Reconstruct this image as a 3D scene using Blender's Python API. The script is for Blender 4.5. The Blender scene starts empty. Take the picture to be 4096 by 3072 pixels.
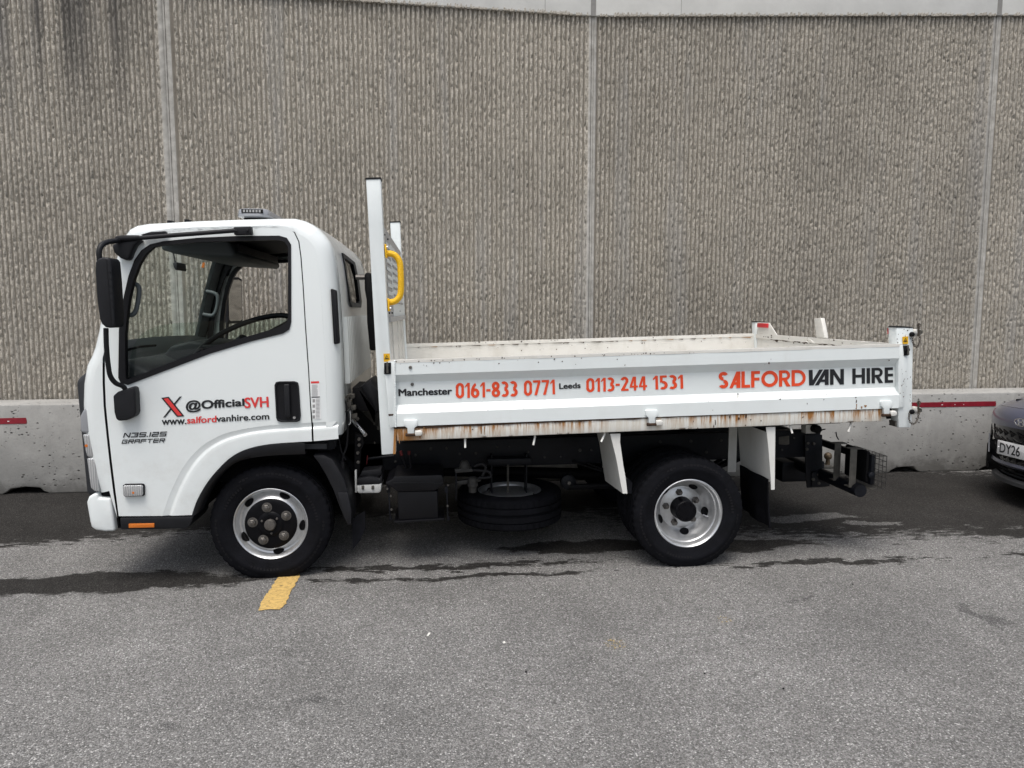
import bpy, bmesh, math, random
import numpy as np
from math import sin, cos, pi, radians, sqrt
from mathutils import Vector, Matrix
random.seed(7); RNG = np.random.default_rng(5)
S = bpy.context.scene
COL = S.collection
# ------------------------------------------------------------------ camera
CAM_H, YAW, PITCH, FPX = 1.56, radians(5.8), radians(5.9), 2840.0      # FPX: focal length for a 4096 px wide frame
cam = bpy.data.cameras.new('camera'); camo = bpy.data.objects.new('camera', cam); COL.objects.link(camo)
cam.sensor_fit = 'HORIZONTAL'; cam.sensor_width = 36; cam.lens = 36*FPX/4096
cam.clip_start = .05; cam.clip_end = 500
camo.location = (0, 0, CAM_H); camo.rotation_euler = (pi/2-PITCH, 0, -YAW)
S.camera = camo
# ------------------------------------------------------------------ sky and soft overcast sun
SUN_EL, SUN_AZ = radians(68), radians(200)
w = bpy.data.worlds.new('World'); S.world = w; w.use_nodes = True
nt = w.node_tree; nt.nodes.clear()
sky = nt.nodes.new('ShaderNodeTexSky'); sky.sky_type = 'NISHITA'; sky.sun_disc = False
sky.sun_elevation = SUN_EL; sky.sun_rotation = SUN_AZ; sky.air_density = 1.2; sky.dust_density = 5.0; sky.ozone_density = 1.0
hs = nt.nodes.new('ShaderNodeHueSaturation'); hs.inputs['Saturation'].default_value = .62
bg = nt.nodes.new('ShaderNodeBackground'); bg.inputs[1].default_value = .115
out = nt.nodes.new('ShaderNodeOutputWorld')
nt.links.new(sky.outputs[0], hs.inputs['Color']); nt.links.new(hs.outputs[0], bg.inputs[0]); nt.links.new(bg.outputs[0], out.inputs[0])
sl = bpy.data.lights.new('sun', 'SUN'); sl.energy = 1.5; sl.angle = radians(30); sl.color = (1, .975, .94)
so = bpy.data.objects.new('sun', sl); COL.objects.link(so)
sd = Vector((sin(SUN_AZ)*cos(SUN_EL), cos(SUN_AZ)*cos(SUN_EL), sin(SUN_EL)))     # towards the sun
so.rotation_euler = sd.to_track_quat('Z', 'Y').to_euler(); so.location = (0, -3, 9)
S.cycles.max_bounces = 6; S.cycles.diffuse_bounces = 3; S.cycles.glossy_bounces = 3; S.cycles.transmission_bounces = 4; S.cycles.transparent_max_bounces = 8
S.view_settings.view_transform = 'Standard'; S.view_settings.look = 'None'
S.view_settings.exposure = 0.46; S.view_settings.gamma = 1; S.view_settings.use_curve_mapping = False

# ------------------------------------------------------------------ survey helpers: photo reading -> metres on a plane of known depth
_fw = Vector((sin(YAW)*cos(PITCH), cos(YAW)*cos(PITCH), -sin(PITCH))); _rt = Vector((cos(YAW), -sin(YAW), 0)); _up = _rt.cross(_fw)
def _ray(p): return _fw + _rt*((p[0]-2048)/FPX) - _up*((p[1]-1536)/FPX)
def Q(p, Y):                      # x, z on the plane y = Y
    r = _ray(p); t = Y/r.y; return (r.x*t, CAM_H+r.z*t)
def QX(p, X):                     # y, z on the plane x = X
    r = _ray(p); t = X/r.x; return (r.y*t, CAM_H+r.z*t)
def G(p, Z=0):                    # x, y on the plane z = Z
    r = _ray(p); t = (Z-CAM_H)/r.z; return (r.x*t, r.y*t)
def win(x0, y0, k): return lambda x, y: (x0+x/k, y0+y/k)
Z1 = win(300, 800, 1.8433); Z2 = win(300, 1500, 1.8433); Z3 = win(1300, 1600, 1.8433); Z4 = win(2400, 1600, 1.8433)
Z5 = win(1300, 650, 1.3825); Z6 = win(3400, 1200, 2.0733); Z7 = win(1500, 1250, 1.7015); Y1 = win(2700, 1250, 2.0109)
Y3 = win(1800, 0, 2.074); Y4 = win(3200, 0, 2.0737); Y5 = win(0, 1400, 1.66); Y6 = win(3000, 1500, 2.0182)
Y7 = win(0, 2000, 1.0801); Y8 = win(2048, 2000, 1.0801)
C3 = win(450, 1000, 3.0157); D1 = win(3796, 1500, 3.3167); E2 = win(1300, 1500, 2.764); E4 = win(1250, 800, 2.765)
def T(f, pts, Y): return [Q(f(*p), Y) for p in pts]

# ------------------------------------------------------------------ node materials
M = {}
def mat(name, base, rough=.5, metal=0., var=0., vscale=3., bump=0., bscale=60., coat=0., spec=.5, alpha=1., trans=0.):
    m = bpy.data.materials.new(name); m.use_nodes = True; n = m.node_tree.nodes; l = m.node_tree.links
    b = n['Principled BSDF']; b.inputs['Base Color'].default_value = (*base, 1); b.inputs['Roughness'].default_value = rough
    b.inputs['Metallic'].default_value = metal; b.inputs['Coat Weight'].default_value = coat; b.inputs['Coat Roughness'].default_value = .08
    b.inputs['Specular IOR Level'].default_value = spec; b.inputs['Transmission Weight'].default_value = trans
    tc = n.new('ShaderNodeTexCoord')
    if var:
        t = n.new('ShaderNodeTexNoise'); t.inputs['Scale'].default_value = vscale; t.inputs['Detail'].default_value = 8; t.inputs['Roughness'].default_value = .65
        l.new(tc.outputs['Object'], t.inputs['Vector'])
        r = n.new('ShaderNodeValToRGB'); r.color_ramp.elements[0].position = .3; r.color_ramp.elements[1].position = .7
        r.color_ramp.elements[0].color = (*[c*(1-var) for c in base], 1); r.color_ramp.elements[1].color = (*[min(1, c*(1+var*.6)) for c in base], 1)
        l.new(t.outputs[0], r.inputs[0]); l.new(r.outputs[0], b.inputs['Base Color'])
        mr = n.new('ShaderNodeMapRange'); mr.inputs[3].default_value = max(.02, rough-.1); mr.inputs[4].default_value = min(1, rough+.12)
        l.new(t.outputs[0], mr.inputs[0]); l.new(mr.outputs[0], b.inputs['Roughness'])
    if bump:
        t2 = n.new('ShaderNodeTexNoise'); t2.inputs['Scale'].default_value = bscale; t2.inputs['Detail'].default_value = 6
        l.new(tc.outputs['Object'], t2.inputs['Vector'])
        bp = n.new('ShaderNodeBump'); bp.inputs['Strength'].default_value = bump; bp.inputs['Distance'].default_value = .01
        l.new(t2.outputs[0], bp.inputs['Height']); l.new(bp.outputs[0], b.inputs['Normal'])
    M[name] = m; return m
class NG:                         # small helper to write node graphs
    def __init__(s, m): s.n = m.node_tree.nodes; s.l = m.node_tree.links; s.b = s.n['Principled BSDF']; s.tc = s.n.new('ShaderNodeTexCoord'); s.co = s.tc.outputs['Object']
    def node(s, t, **k):
        x = s.n.new(t)
        for a, v in k.items(): setattr(x, a, v)
        return x
    def put(s, sock, v):
        if isinstance(v, bpy.types.NodeSocket): s.l.new(v, sock)
        else: sock.default_value = v
    def math(s, op, a, b=0., c=0., clamp=False):
        x = s.node('ShaderNodeMath', operation=op, use_clamp=clamp); s.put(x.inputs[0], a); s.put(x.inputs[1], b); s.put(x.inputs[2], c); return x.outputs[0]
    def noise(s, scale, detail=5, rough=.6, vec=None, stretch=None):
        v = vec or s.co
        if stretch:
            mp = s.node('ShaderNodeMapping'); s.l.new(v, mp.inputs[0]); mp.inputs['Scale'].default_value = stretch; v = mp.outputs[0]
        x = s.node('ShaderNodeTexNoise'); s.l.new(v, x.inputs['Vector']); x.inputs['Scale'].default_value = scale; x.inputs['Detail'].default_value = detail; x.inputs['Roughness'].default_value = rough
        return x.outputs[0]
    def voro(s, scale, out='Distance', vec=None, feature='F1'):
        x = s.node('ShaderNodeTexVoronoi', feature=feature); s.l.new(vec or s.co, x.inputs['Vector']); x.inputs['Scale'].default_value = scale; return x.outputs[out]
    def ramp(s, f, stops):
        x = s.node('ShaderNodeValToRGB'); s.l.new(f, x.inputs[0]); e = x.color_ramp.elements
        while len(e) < len(stops): e.new(.5)
        for i, (p, c) in enumerate(stops):
            e[i].position = p; e[i].color = (c, c, c, 1) if isinstance(c, (int, float)) else (*c, 1)
        return x.outputs[0]
    def mix(s, f, a, b, blend='MIX'):
        x = s.node('ShaderNodeMix', data_type='RGBA', blend_type=blend); s.put(x.inputs[0], f)
        for k, v in ((6, a), (7, b)):
            if isinstance(v, tuple): v = (*v, 1) if len(v) == 3 else v
            s.put(x.inputs[k], v)
        return x.outputs[2]
    def smooth(s, v, a, b, lo=0., hi=1.):
        x = s.node('ShaderNodeMapRange', interpolation_type='SMOOTHSTEP'); s.put(x.inputs[0], v)
        for i, k in enumerate((a, b, lo, hi)): s.put(x.inputs[1+i], k)
        return x.outputs[0]
    def bump(s, h, strength, dist):
        x = s.node('ShaderNodeBump'); x.inputs['Strength'].default_value = strength; x.inputs['Distance'].default_value = dist; s.l.new(h, x.inputs['Height']); s.l.new(x.outputs[0], s.b.inputs['Normal']); return x
    def xyz(s):
        x = s.node('ShaderNodeSeparateXYZ'); s.l.new(s.co, x.inputs[0]); return x.outputs
    def base(s, c): s.put(s.b.inputs['Base Color'], c)
    def rough(s, c): s.put(s.b.inputs['Roughness'], c)

# plain ones
mat('black_plastic', (.0095, .010, .0125), .5, var=.25, vscale=20, bump=.12, bscale=500, spec=.3)
mat('black_trim', (.005, .005, .007), .45, var=.2, vscale=9, spec=.3)
mat('chassis_black', (.003, .003, .0042), .65, var=.5, vscale=14, bump=.2, bscale=90, spec=.2)
mat('frame_navy', (.005, .006, .0095), .5, var=.5, vscale=18, spec=.25)
mat('dusty_steel', (.085, .08, .07), .75, var=.4, vscale=16, bump=.2, bscale=120)
mat('wheel_silver', (.60, .61, .62), .34, .75, var=.14, vscale=24)
mat('hub_black', (.0035, .0035, .005), .45, var=.3, vscale=30, spec=.14)
mat('rubber_print', (.013, .013, .015), .85, spec=.12)
mat('filter_grey', (.032, .031, .029), .6, var=.4, vscale=30)
mat('nut_steel', (.16, .15, .14), .5, .7, var=.4, vscale=60)
mat('interior_grey', (.11, .128, .135), .6, bump=.1, bscale=400)
mat('interior_dark', (.020, .022, .026), .6, bump=.1, bscale=400)
mat('headliner', (.10, .10, .10), .8)
mat('chrome', (.75, .75, .76), .12, 1.)
mat('mirror_glass', (.8, .82, .83), .03, 1.)
mat('mirror_glass_dim', (.50, .50, .49), .10, 1.)
mat('lens_grey', (.30, .31, .33), .25, coat=.6, var=.1)
mat('amber', (.62, .16, .01), .3, coat=.5, bump=.4, bscale=250)
mat('red_lens', (.62, .02, .03), .3, coat=.5, bump=.3, bscale=300)
mat('vinyl_black', (.010, .011, .014), .45)
mat('vinyl_orange', (.80, .070, .014), .5, var=.06, vscale=40)
mat('vinyl_red', (.70, .045, .045), .45)
mat('vinyl_white', (.82, .83, .83), .45)
mat('vinyl_grey', (.30, .30, .30), .5)
mat('sticker_yellow', (.75, .42, .01), .45)
mat('grab_yellow', (.87, .50, .004), .45, bump=.5, bscale=220)
mat('alloy_sheet', (.48, .48, .48), .45, .35, var=.18, vscale=9)
mat('tray_white', (.62, .63, .62), .5, var=.12, vscale=30)
mat('rust_dark', (.055, .028, .015), .9, var=.6, vscale=80, bump=.6, bscale=200)
mat('rust_light', (.30, .145, .045), .8, var=.4, vscale=60)
mat('chain_steel', (.09, .075, .06), .6, .5, var=.5, vscale=90)
mat('tow_ball', (.16, .12, .08), .55, .6, var=.4, vscale=40)
mat('cable_red', (.10, .006, .008), .6)
mat('car_paint', (.078, .085, .128), .34, 0., coat=.7, var=.06, vscale=5)
mat('car_gloss_black', (.006, .006, .007), .15, coat=.4)
mat('car_lip', (.045, .047, .05), .5)
mat('plate_white', (.80, .80, .80), .4)
mat('car_glass', (.01, .011, .012), .05)
mat('paper', (.75, .74, .70), .8)
# tyre rubber
m = mat('rubber', (.0058, .0062, .0085), .8, var=.5, vscale=12, bump=.25, bscale=150, spec=.12)
# clear lens
m = mat('clear_lens', (.42, .43, .44), .16, .35, coat=.8); g = NG(m)
wvx = g.node('ShaderNodeTexWave'); g.l.new(g.co, wvx.inputs[0]); wvx.inputs['Scale'].default_value = 26; wvx.inputs['Distortion'].default_value = 1.2
g.base(g.mix(wvx.outputs['Fac'], (.40, .41, .42), (.62, .63, .63))); g.bump(wvx.outputs['Fac'], .5, .006)
# window glass: thin, mostly clear with surface reflection
def thin_glass(name, tint):
    m = bpy.data.materials.new(name); m.use_nodes = True; n = m.node_tree.nodes; l = m.node_tree.links; n.remove(n['Principled BSDF'])
    t = n.new('ShaderNodeBsdfTransparent'); t.inputs[0].default_value = (*tint, 1)
    g = n.new('ShaderNodeBsdfGlossy'); g.inputs['Roughness'].default_value = .01
    lw = n.new('ShaderNodeLayerWeight'); lw.inputs[0].default_value = .5; p5 = n.new('ShaderNodeMath'); p5.operation = 'POWER'; p5.inputs[1].default_value = 5.; l.new(lw.outputs['Facing'], p5.inputs[0])
    f = n.new('ShaderNodeMath'); f.operation = 'MULTIPLY_ADD'; f.inputs[1].default_value = .9; f.inputs[2].default_value = .05; l.new(p5.outputs[0], f.inputs[0])
    x = n.new('ShaderNodeMixShader'); l.new(f.outputs[0], x.inputs[0]); l.new(t.outputs[0], x.inputs[1]); l.new(g.outputs[0], x.inputs[2]); l.new(x.outputs[0], n['Material Output'].inputs[0]); M[name] = m
thin_glass('glass_clear', (.93, .96, .94)); thin_glass('glass_tint', (.80, .88, .84)); thin_glass('glass_dark', (.35, .38, .38))
# cab paint: clean white, faint road dust low down in an uneven film
m = mat('cab_white', (.80, .82, .82), .33, coat=.7); g = NG(m); x, y, z = g.xyz()
d = g.math('MULTIPLY', g.smooth(z, 1.25, .35, 0, 1), g.smooth(g.noise(7, 8, .7), .42, .75)); d = g.math('MULTIPLY', d, .28)
c = g.mix(g.noise(2.2, 3), (.765, .812, .812), (.80, .838, .836)); g.base(g.mix(d, c, (.45, .43, .39)))
sp = g.smooth(g.noise(160, 2), .73, .77); g.rough(g.math('ADD', .30, g.math('MULTIPLY', d, .8)))
# tipper paint: white with chips, scratches and grime
def chipped(name, base, chip, grime, rust):
    m = mat(name, base, .42, coat=.15); g = NG(m)
    c = g.mix(g.smooth(g.noise(5, 8, .7), .45, .75, 0, grime), base, (.42, .39, .33))
    c = g.mix(g.smooth(g.noise(1.5, 6, .7, stretch=(9, 9, 1.2)), .52, .8, 0, grime), c, (.50, .47, .40))
    s2 = g.smooth(g.noise(26, 4, .75), chip, chip+.02); c = g.mix(s2, c, (.07, .055, .05))
    s3 = g.smooth(g.noise(2.0, 7, .75, stretch=(5, 5, 2.2)), .70-rust, .86-rust); c = g.mix(g.math('MULTIPLY', s3, .75), c, (.26, .12, .04))
    g.base(c); g.rough(g.math('ADD', .38, g.math('MULTIPLY', g.math('ADD', s2, s3), .3))); g.bump(g.noise(3.2, 3, .5), .28, .02); return m
chipped('tipper_white', (.755, .802, .802), .745, .10, -.06)
chipped('tipper_worn', (.70, .69, .65), .69, .38, .06)
chipped('tipper_post', (.755, .802, .802), .77, .08, -.12)
chipped('guard_white', (.74, .74, .71), .72, .30, -.01)
# rail paint: rust bleeding down in streaks from the top edge
RAIL_L = Q(Z3(530, 305), 4.0); RAIL_R = Q(Z4(2100, 157), 4.0); RAKE = (RAIL_R[1]-RAIL_L[1])/(RAIL_R[0]-RAIL_L[0])
m = mat('rail_rusty', (.70, .69, .64), .5); g = NG(m); x, y, z = g.xyz()
h = g.math('SUBTRACT', z, g.math('ADD', RAIL_L[1]-RAKE*RAIL_L[0], g.math('MULTIPLY', x, RAKE)))          # height above the rail's lower edge, 0 .. 0.09
streak = g.noise(1, 5, .75, stretch=(38, 3, 2.6)); big = g.noise(1.3, 4, .6, stretch=(1, .2, .2)); top = g.smooth(h, -.01, .085)
rr = g.math('MULTIPLY', g.math('MULTIPLY', g.smooth(streak, .42, .66), g.smooth(big, .36, .56)), g.math('ADD', .16, g.math('MULTIPLY', top, 1.1)))
lft = g.smooth(x, -.02, -.20); rr = g.math('MAXIMUM', g.math('MINIMUM', g.math('MULTIPLY', rr, 1.5), 1.), g.math('MULTIPLY', lft, g.smooth(g.noise(1, 4, stretch=(30, 3, 3)), .22, .48)))
c = g.mix(g.smooth(streak, .3, .6, 0, .6), (.74, .74, .71), (.60, .56, .46)); c = g.mix(g.math('MINIMUM', rr, 1.), c, g.mix(streak, (.44, .22, .06), (.25, .095, .02)))
e1 = g.math('MULTIPLY', g.smooth(h, .066, .088), g.smooth(g.noise(9, 6, .7), .42, .55)); c = g.mix(e1, c, (.07, .035, .02))
e2 = g.math('MULTIPLY', g.smooth(h, .014, .002), g.smooth(g.noise(5, 6, .7), .55, .62)); c = g.mix(e2, c, (.06, .035, .02))
ch = g.smooth(g.noise(22, 4, .75), .68, .70); c = g.mix(ch, c, (.08, .06, .05)); g.base(c); g.rough(g.math('ADD', .45, g.math('MULTIPLY', rr, .35)))
# barrier concrete
m = mat('barrier_concrete', (.33, .325, .31), .88); g = NG(m); x, y, z = g.xyz()
c = g.ramp(g.noise(2.6, 9, .72), [(.3, (.275, .273, .261)), (.55, (.365, .361, .345)), (.75, (.455, .45, .432))])
c = g.mix(g.smooth(g.noise(1, 5, .7, stretch=(14, 14, 1.5)), .5, .8, 0, .35), c, (.47, .465, .44))
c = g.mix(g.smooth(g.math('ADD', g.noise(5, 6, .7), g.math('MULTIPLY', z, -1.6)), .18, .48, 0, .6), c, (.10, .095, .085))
mp = g.node('ShaderNodeMapping'); g.l.new(g.co, mp.inputs[0]); mp.inputs['Scale'].default_value = (1, 1, 1.5)
pit = g.math('MULTIPLY', g.smooth(g.voro(17, vec=mp.outputs[0]), .21, .12), g.smooth(g.noise(4, 3), .42, .52)); pit2 = g.math('MULTIPLY', g.smooth(g.voro(42), .17, .08), g.smooth(g.noise(9, 3), .46, .6))
pit = g.math('MAXIMUM', pit, pit2); c = g.mix(g.math('MULTIPLY', pit, .9), c, (.05, .048, .044)); g.base(c)
hh = g.math('SUBTRACT', g.math('MULTIPLY', g.noise(60, 6), .25), pit); g.bump(hh, .7, .012)
# wall: smooth groove, broken fin, margins, parapet
def wall_mat(name, a, b, c2, sc):
    m = mat(name, a, .92); g = NG(m); x, y, z = g.xyz()
    c = g.ramp(g.noise(sc, 3, .7), [(.32, a), (.50, b), (.7, c2)])
    c = g.mix(g.smooth(g.noise(.9, 5, .65), .42, .68, 0, .42), c, tuple(v*.62 for v in b))
    c = g.mix(g.smooth(g.noise(1, 4, .6, stretch=(4, 1, .3)), .52, .70, 0, .42), c, (.34, .335, .325))
    oi = g.node('ShaderNodeObjectInfo'); c = g.mix(1., c, g.ramp(oi.outputs['Random'], [(0., .90), (1., 1.06)]), 'MULTIPLY')
    soot = g.math('MULTIPLY', g.smooth(g.noise(1, 4, .65, stretch=(5.5, 1, .16)), .38, .58), g.math('MULTIPLY', g.smooth(x, -2.35, -2.75), g.smooth(z, 2.9, 4.2)))
    edge = g.math('MULTIPLY', g.smooth(x, -4.10, -4.36), g.smooth(z, 1.6, 3.6)); soot = g.math('MAXIMUM', soot, g.math('MULTIPLY', edge, .9))
    c = g.mix(g.math('MULTIPLY', soot, .7), c, (.035, .035, .037)); g.base(c); return m
wall_mat('groove_concrete', (.20, .180, .150), (.24, .218, .184), (.285, .261, .223), 9)
wall_mat('fin_concrete', (.17, .153, .127), (.42, .39, .337), (.56, .526, .465), 80)
wall_mat('joint_concrete', (.31, .298, .272), (.41, .397, .365), (.54, .525, .49), 14)
m = mat('parapet_concrete', (.60, .61, .60), .85); g = NG(m); g.base(g.ramp(g.noise(2.2, 7, .65), [(.3, (.60, .60, .575)), (.6, (.72, .72, .69)), (.8, (.77, .77, .745))])); g.bump(g.noise(70, 5), .3, .004)
mat('sealant', (.23, .225, .215), .8, var=.2, vscale=12)
m = mat('red_tape', (.25, .012, .025), .45, var=.25, vscale=20); 
# asphalt with damp patches
m = mat('asphalt', (.15, .15, .15), .9); g = NG(m); x, y, z = g.xyz()
wv = g.node('ShaderNodeTexNoise'); g.l.new(g.co, wv.inputs['Vector']); wv.inputs['Scale'].default_value = 2.3; wv.inputs['Detail'].default_value = 4; wv.inputs['Roughness'].default_value = .62
sx = g.node('ShaderNodeSeparateColor'); g.l.new(wv.outputs['Color'], sx.inputs[0])
wx = g.math('ADD', x, g.math('MULTIPLY', g.math('SUBTRACT', sx.outputs[0], .5), .9)); wy = g.math('ADD', y, g.math('MULTIPLY', g.math('SUBTRACT', sx.outputs[1], .5), .30))
brk = g.math('SUBTRACT', g.noise(13, 4, .75, stretch=(.55, 1.5, 1)), .5)
def blob(cx, cy, rx, ry, soft=.25):
    a = g.math('DIVIDE', g.math('SUBTRACT', wx, cx), rx); b = g.math('DIVIDE', g.math('SUBTRACT', wy, cy), ry)
    d = g.math('SQRT', g.math('ADD', g.math('MULTIPLY', a, a), g.math('MULTIPLY', b, b))); thin = ry < .06; return g.smooth(g.math('ADD', d, g.math('MULTIPLY', brk, 5. if thin else .5+soft*2.2)), 1+soft*.5, 1-soft*.5)
wet = None
for q in ((-3.6, 5.75, 2.6, .86, .14), (-2.6, 4.17, 1.55, .155, .30), (0., 4.23, .8, .045, .6), (.3, 4.05, .5, .03, .7), (-.5, 4.05, .3, .03, .7), (1.0, 4.50, .55, .13, .35), (1.95, 4.42, .5, .11, .5),
          (2.4, 4.07, .62, .045, .6), (3.7, 5.5, 2.5, 1.0, .34), (.8, 5.9, 3.2, .55, .3), (4.05, 4.53, .5, .10, .5), (3.9, 4.08, .3, .02, .8), (-2.6, 4.17, 1.5, .13, .1), ):
    b = blob(*q); wet = b if wet is None else g.math('MAXIMUM', wet, b)
for q in ((2.75, 5.0, .42, .08, .4), (3.15, 4.82, .2, .06, .5), (2.6, 5.75, .2, .06, .5)):
    wet = g.math('MULTIPLY', wet, g.math('SUBTRACT', 1., g.math('MULTIPLY', blob(*q), .75)))
cell = g.node('ShaderNodeTexVoronoi'); g.l.new(g.co, cell.inputs['Vector']); cell.inputs['Scale'].default_value = 170; cell.inputs['Randomness'].default_value = 1.
cc = g.node('ShaderNodeSeparateColor'); g.l.new(cell.outputs['Color'], cc.inputs[0])
stone = g.ramp(cc.outputs[0], [(0., (.10, .098, .095)), (.35, (.178, .175, .170)), (.72, (.245, .241, .235)), (.94, (.32, .316, .308)), (1., (.56, .55, .535))])
fine = g.ramp(g.noise(330, 1, .7), [(.3, .65), (.7, 1.35)]); stone = g.mix(1., stone, fine, 'MULTIPLY')
stone = g.mix(1., stone, g.ramp(g.noise(1.1, 4, .7), [(.3, .74), (.7, 1.18)]), 'MULTIPLY')
gap = g.smooth(cell.outputs['Distance'], .45, .8); stone = g.mix(g.math('MULTIPLY', gap, .55), stone, (.085, .083, .078))
wet = g.math('MINIMUM', g.math('MULTIPLY', wet, 1.25), 1.); faint = None
for q in ((1.95, 3.55, .11, .02, .8), (-1.0, 2.62, .09, .03, .9), (-.55, 2.75, .10, .03, .9), (-1.45, 2.42, .07, .03, .9), (-2.0, 2.12, .14, .03, .8), (2.75, 3.25, .05, .2, .9)):
    b = blob(*q); faint = b if faint is None else g.math('MAXIMUM', faint, b)
stone = g.mix(g.math('MULTIPLY', faint, g.math('MULTIPLY', g.smooth(cell.outputs['Distance'], .25, .5), .6)), stone, (.05, .05, .05))
c = g.mix(g.math('MULTIPLY', wet, .90), stone, g.mix(1., stone, (.095, .090, .086), 'MULTIPLY')); g.base(c)
g.rough(g.math('SUBTRACT', .95, g.math('MULTIPLY', wet, .22))); g.put(g.b.inputs['Specular IOR Level'], g.math('SUBTRACT', .25, g.math('MULTIPLY', wet, .18)))
bpn = g.bump(g.math('MULTIPLY', cell.outputs['Distance'], -1.), .75, .006)
# worn yellow road paint
m = mat('road_yellow', (.55, .33, .06), .8); g = NG(m)
c = g.ramp(g.noise(45, 6, .7), [(.3, (.36, .24, .085)), (.6, (.62, .42, .14))]); g.base(c); g.bump(g.noise(160, 5), .6, .004)
wear = g.math('MAXIMUM', g.smooth(g.noise(38, 6, .75), .60, .64), g.smooth(g.noise(9, 5, .7), .66, .72)); g.put(g.b.inputs['Alpha'], g.math('SUBTRACT', 1., wear))
m = mat('road_yellow_specks', (.52, .38, .14), .8); g = NG(m); g.put(g.b.inputs['Alpha'], g.smooth(g.noise(70, 5, .8), .55, .62))

# ------------------------------------------------------------------ mesh builder
class MB:
    def __init__(s): s.v = []; s.f = []
    def add(s, v, f):
        o = len(s.v); s.v += [tuple(p) for p in v]; s.f += [tuple(i+o for i in q) for q in f]; return s
    def box(s, x0, x1, y0, y1, z0, z1):
        return s.add([(x, y, z) for x in (x0, x1) for y in (y0, y1) for z in (z0, z1)], [(0, 1, 3, 2), (4, 6, 7, 5), (0, 4, 5, 1), (2, 3, 7, 6), (0, 2, 6, 4), (1, 5, 7, 3)])
    def loops(s, rings, caps=True, close=True):
        n = len(rings[0]); v = [p for r in rings for p in r]; f = []
        for i in range(len(rings)-1):
            for j in range(n if close else n-1):
                k = (j+1) % n; f.append((i*n+j, i*n+k, (i+1)*n+k, (i+1)*n+j))
        if caps: f += [tuple(range(n))[::-1], tuple(range((len(rings)-1)*n, len(rings)*n))]
        return s.add(v, f)
    def prism(s, poly, a, b, ax='y'):          # poly in the two other axes
        def pt(p, t): return {'y': (p[0], t, p[1]), 'x': (t, p[0], p[1]), 'z': (p[0], p[1], t)}[ax]
        return s.loops([[pt(p, a) for p in poly], [pt(p, b) for p in poly]])
    def frame(s, outer, inner, a, b):          # ring between two outlines in the xz plane
        n = len(outer); v = [(p[0], t, p[1]) for t in (a, b) for pl in (outer, inner) for p in pl]; f = []
        for j in range(n):
            k = (j+1) % n; o0, o1, i0, i1 = j, k, n+j, n+k
            f += [(o0, o1, i1, i0), (2*n+o0, 2*n+i0, 2*n+i1, 2*n+o1), (o0, 2*n+o0, 2*n+o1, o1), (i0, i1, 2*n+i1, 2*n+i0)]
        return s.add(v, f)
    def tube(s, path, r, n=8, r2=None):
        P = [Vector(p) for p in path]; rings = []; up = None
        for i, p in enumerate(P):
            d = (P[min(i+1, len(P)-1)]-P[max(i-1, 0)]).normalized()
            if up is None: up = d.orthogonal().normalized()
            up = (up - d*up.dot(d)).normalized(); sd = d.cross(up); rr = r if r2 is None else r+(r2-r)*i/(len(P)-1)
            rings.append([p+(up*cos(2*pi*k/n)+sd*sin(2*pi*k/n))*rr for k in range(n)])
        return s.loops(rings)
    def lathe(s, prof, c, ax='y', n=48, caps=False, mod=None):   # prof: (radius, along axis)
        rings = []
        for q, (r, a) in enumerate(prof):
            ring = []
            for k in range(n):
                t = 2*pi*k/n; rr = r if mod is None else mod(q, k, r); u, w_ = rr*cos(t), rr*sin(t)
                ring.append({'y': (c[0]+u, c[1]+a, c[2]+w_), 'x': (c[0]+a, c[1]+u, c[2]+w_), 'z': (c[0]+u, c[1]+w_, c[2]+a)}[ax])
            rings.append(ring)
        return s.loops(rings, caps=caps)
    def grid(s, rows, close=False): return s.loops(rows, caps=False, close=close)
def finish(me, bm, smooth=40):
    bm.to_mesh(me); bm.free()
    if smooth:
        me.polygons.foreach_set('use_smooth', [True]*len(me.polygons)); me.set_sharp_from_angle(angle=radians(smooth))
def build(mb, name, m, parent=None, bevel=0., seg=2, smooth=40, recalc=True, bang=35, xf=None):
    me = bpy.data.meshes.new(name); bm = bmesh.new()
    vs = [bm.verts.new(xf(p) if xf else p) for p in mb.v]
    for f in mb.f:
        try: bm.faces.new([vs[i] for i in f])
        except ValueError: pass
    if recalc: bmesh.ops.recalc_face_normals(bm, faces=bm.faces)
    if bevel:
        bm.normal_update()
        ed = [e for e in bm.edges if len(e.link_faces) == 2 and e.calc_face_angle(0) > radians(bang)]
        bmesh.ops.bevel(bm, geom=ed, offset=bevel, segments=seg, profile=.5, affect='EDGES', clamp_overlap=True)
    finish(me, bm, smooth); me.materials.append(M[m])
    return link(name, me, parent)
def link(name, me, parent=None):
    o = bpy.data.objects.new(name, me); COL.objects.link(o)
    if parent is not None:
        o.parent = parent
        if parent.get('_root'): o.location = -Vector(parent['_root'])
    return o
def tag(o, label=None, cat=None, group=None, kind=None):
    for k, v in (('label', label), ('category', cat), ('group', group), ('kind', kind)):
        if v: o[k] = v
    return o
def thing(name, loc, label, cat, group=None):
    o = bpy.data.objects.new(name, None); COL.objects.link(o); o.location = loc; o.empty_display_size = .2
    o['_root'] = list(loc); return tag(o, label, cat, group)
def holder(name, parent):            # a part that only gathers its own pieces
    return link(name, None, parent)
def rrect(x0, x1, z0, z1, r, n=4):
    out_ = []
    for cx, cz, a in ((x1-r, z1-r, 0), (x0+r, z1-r, 90), (x0+r, z0+r, 180), (x1-r, z0+r, 270)):
        for i in range(n+1): t = radians(a+90*i/n); out_.append((cx+r*cos(t), cz+r*sin(t)))
    return out_
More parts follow.
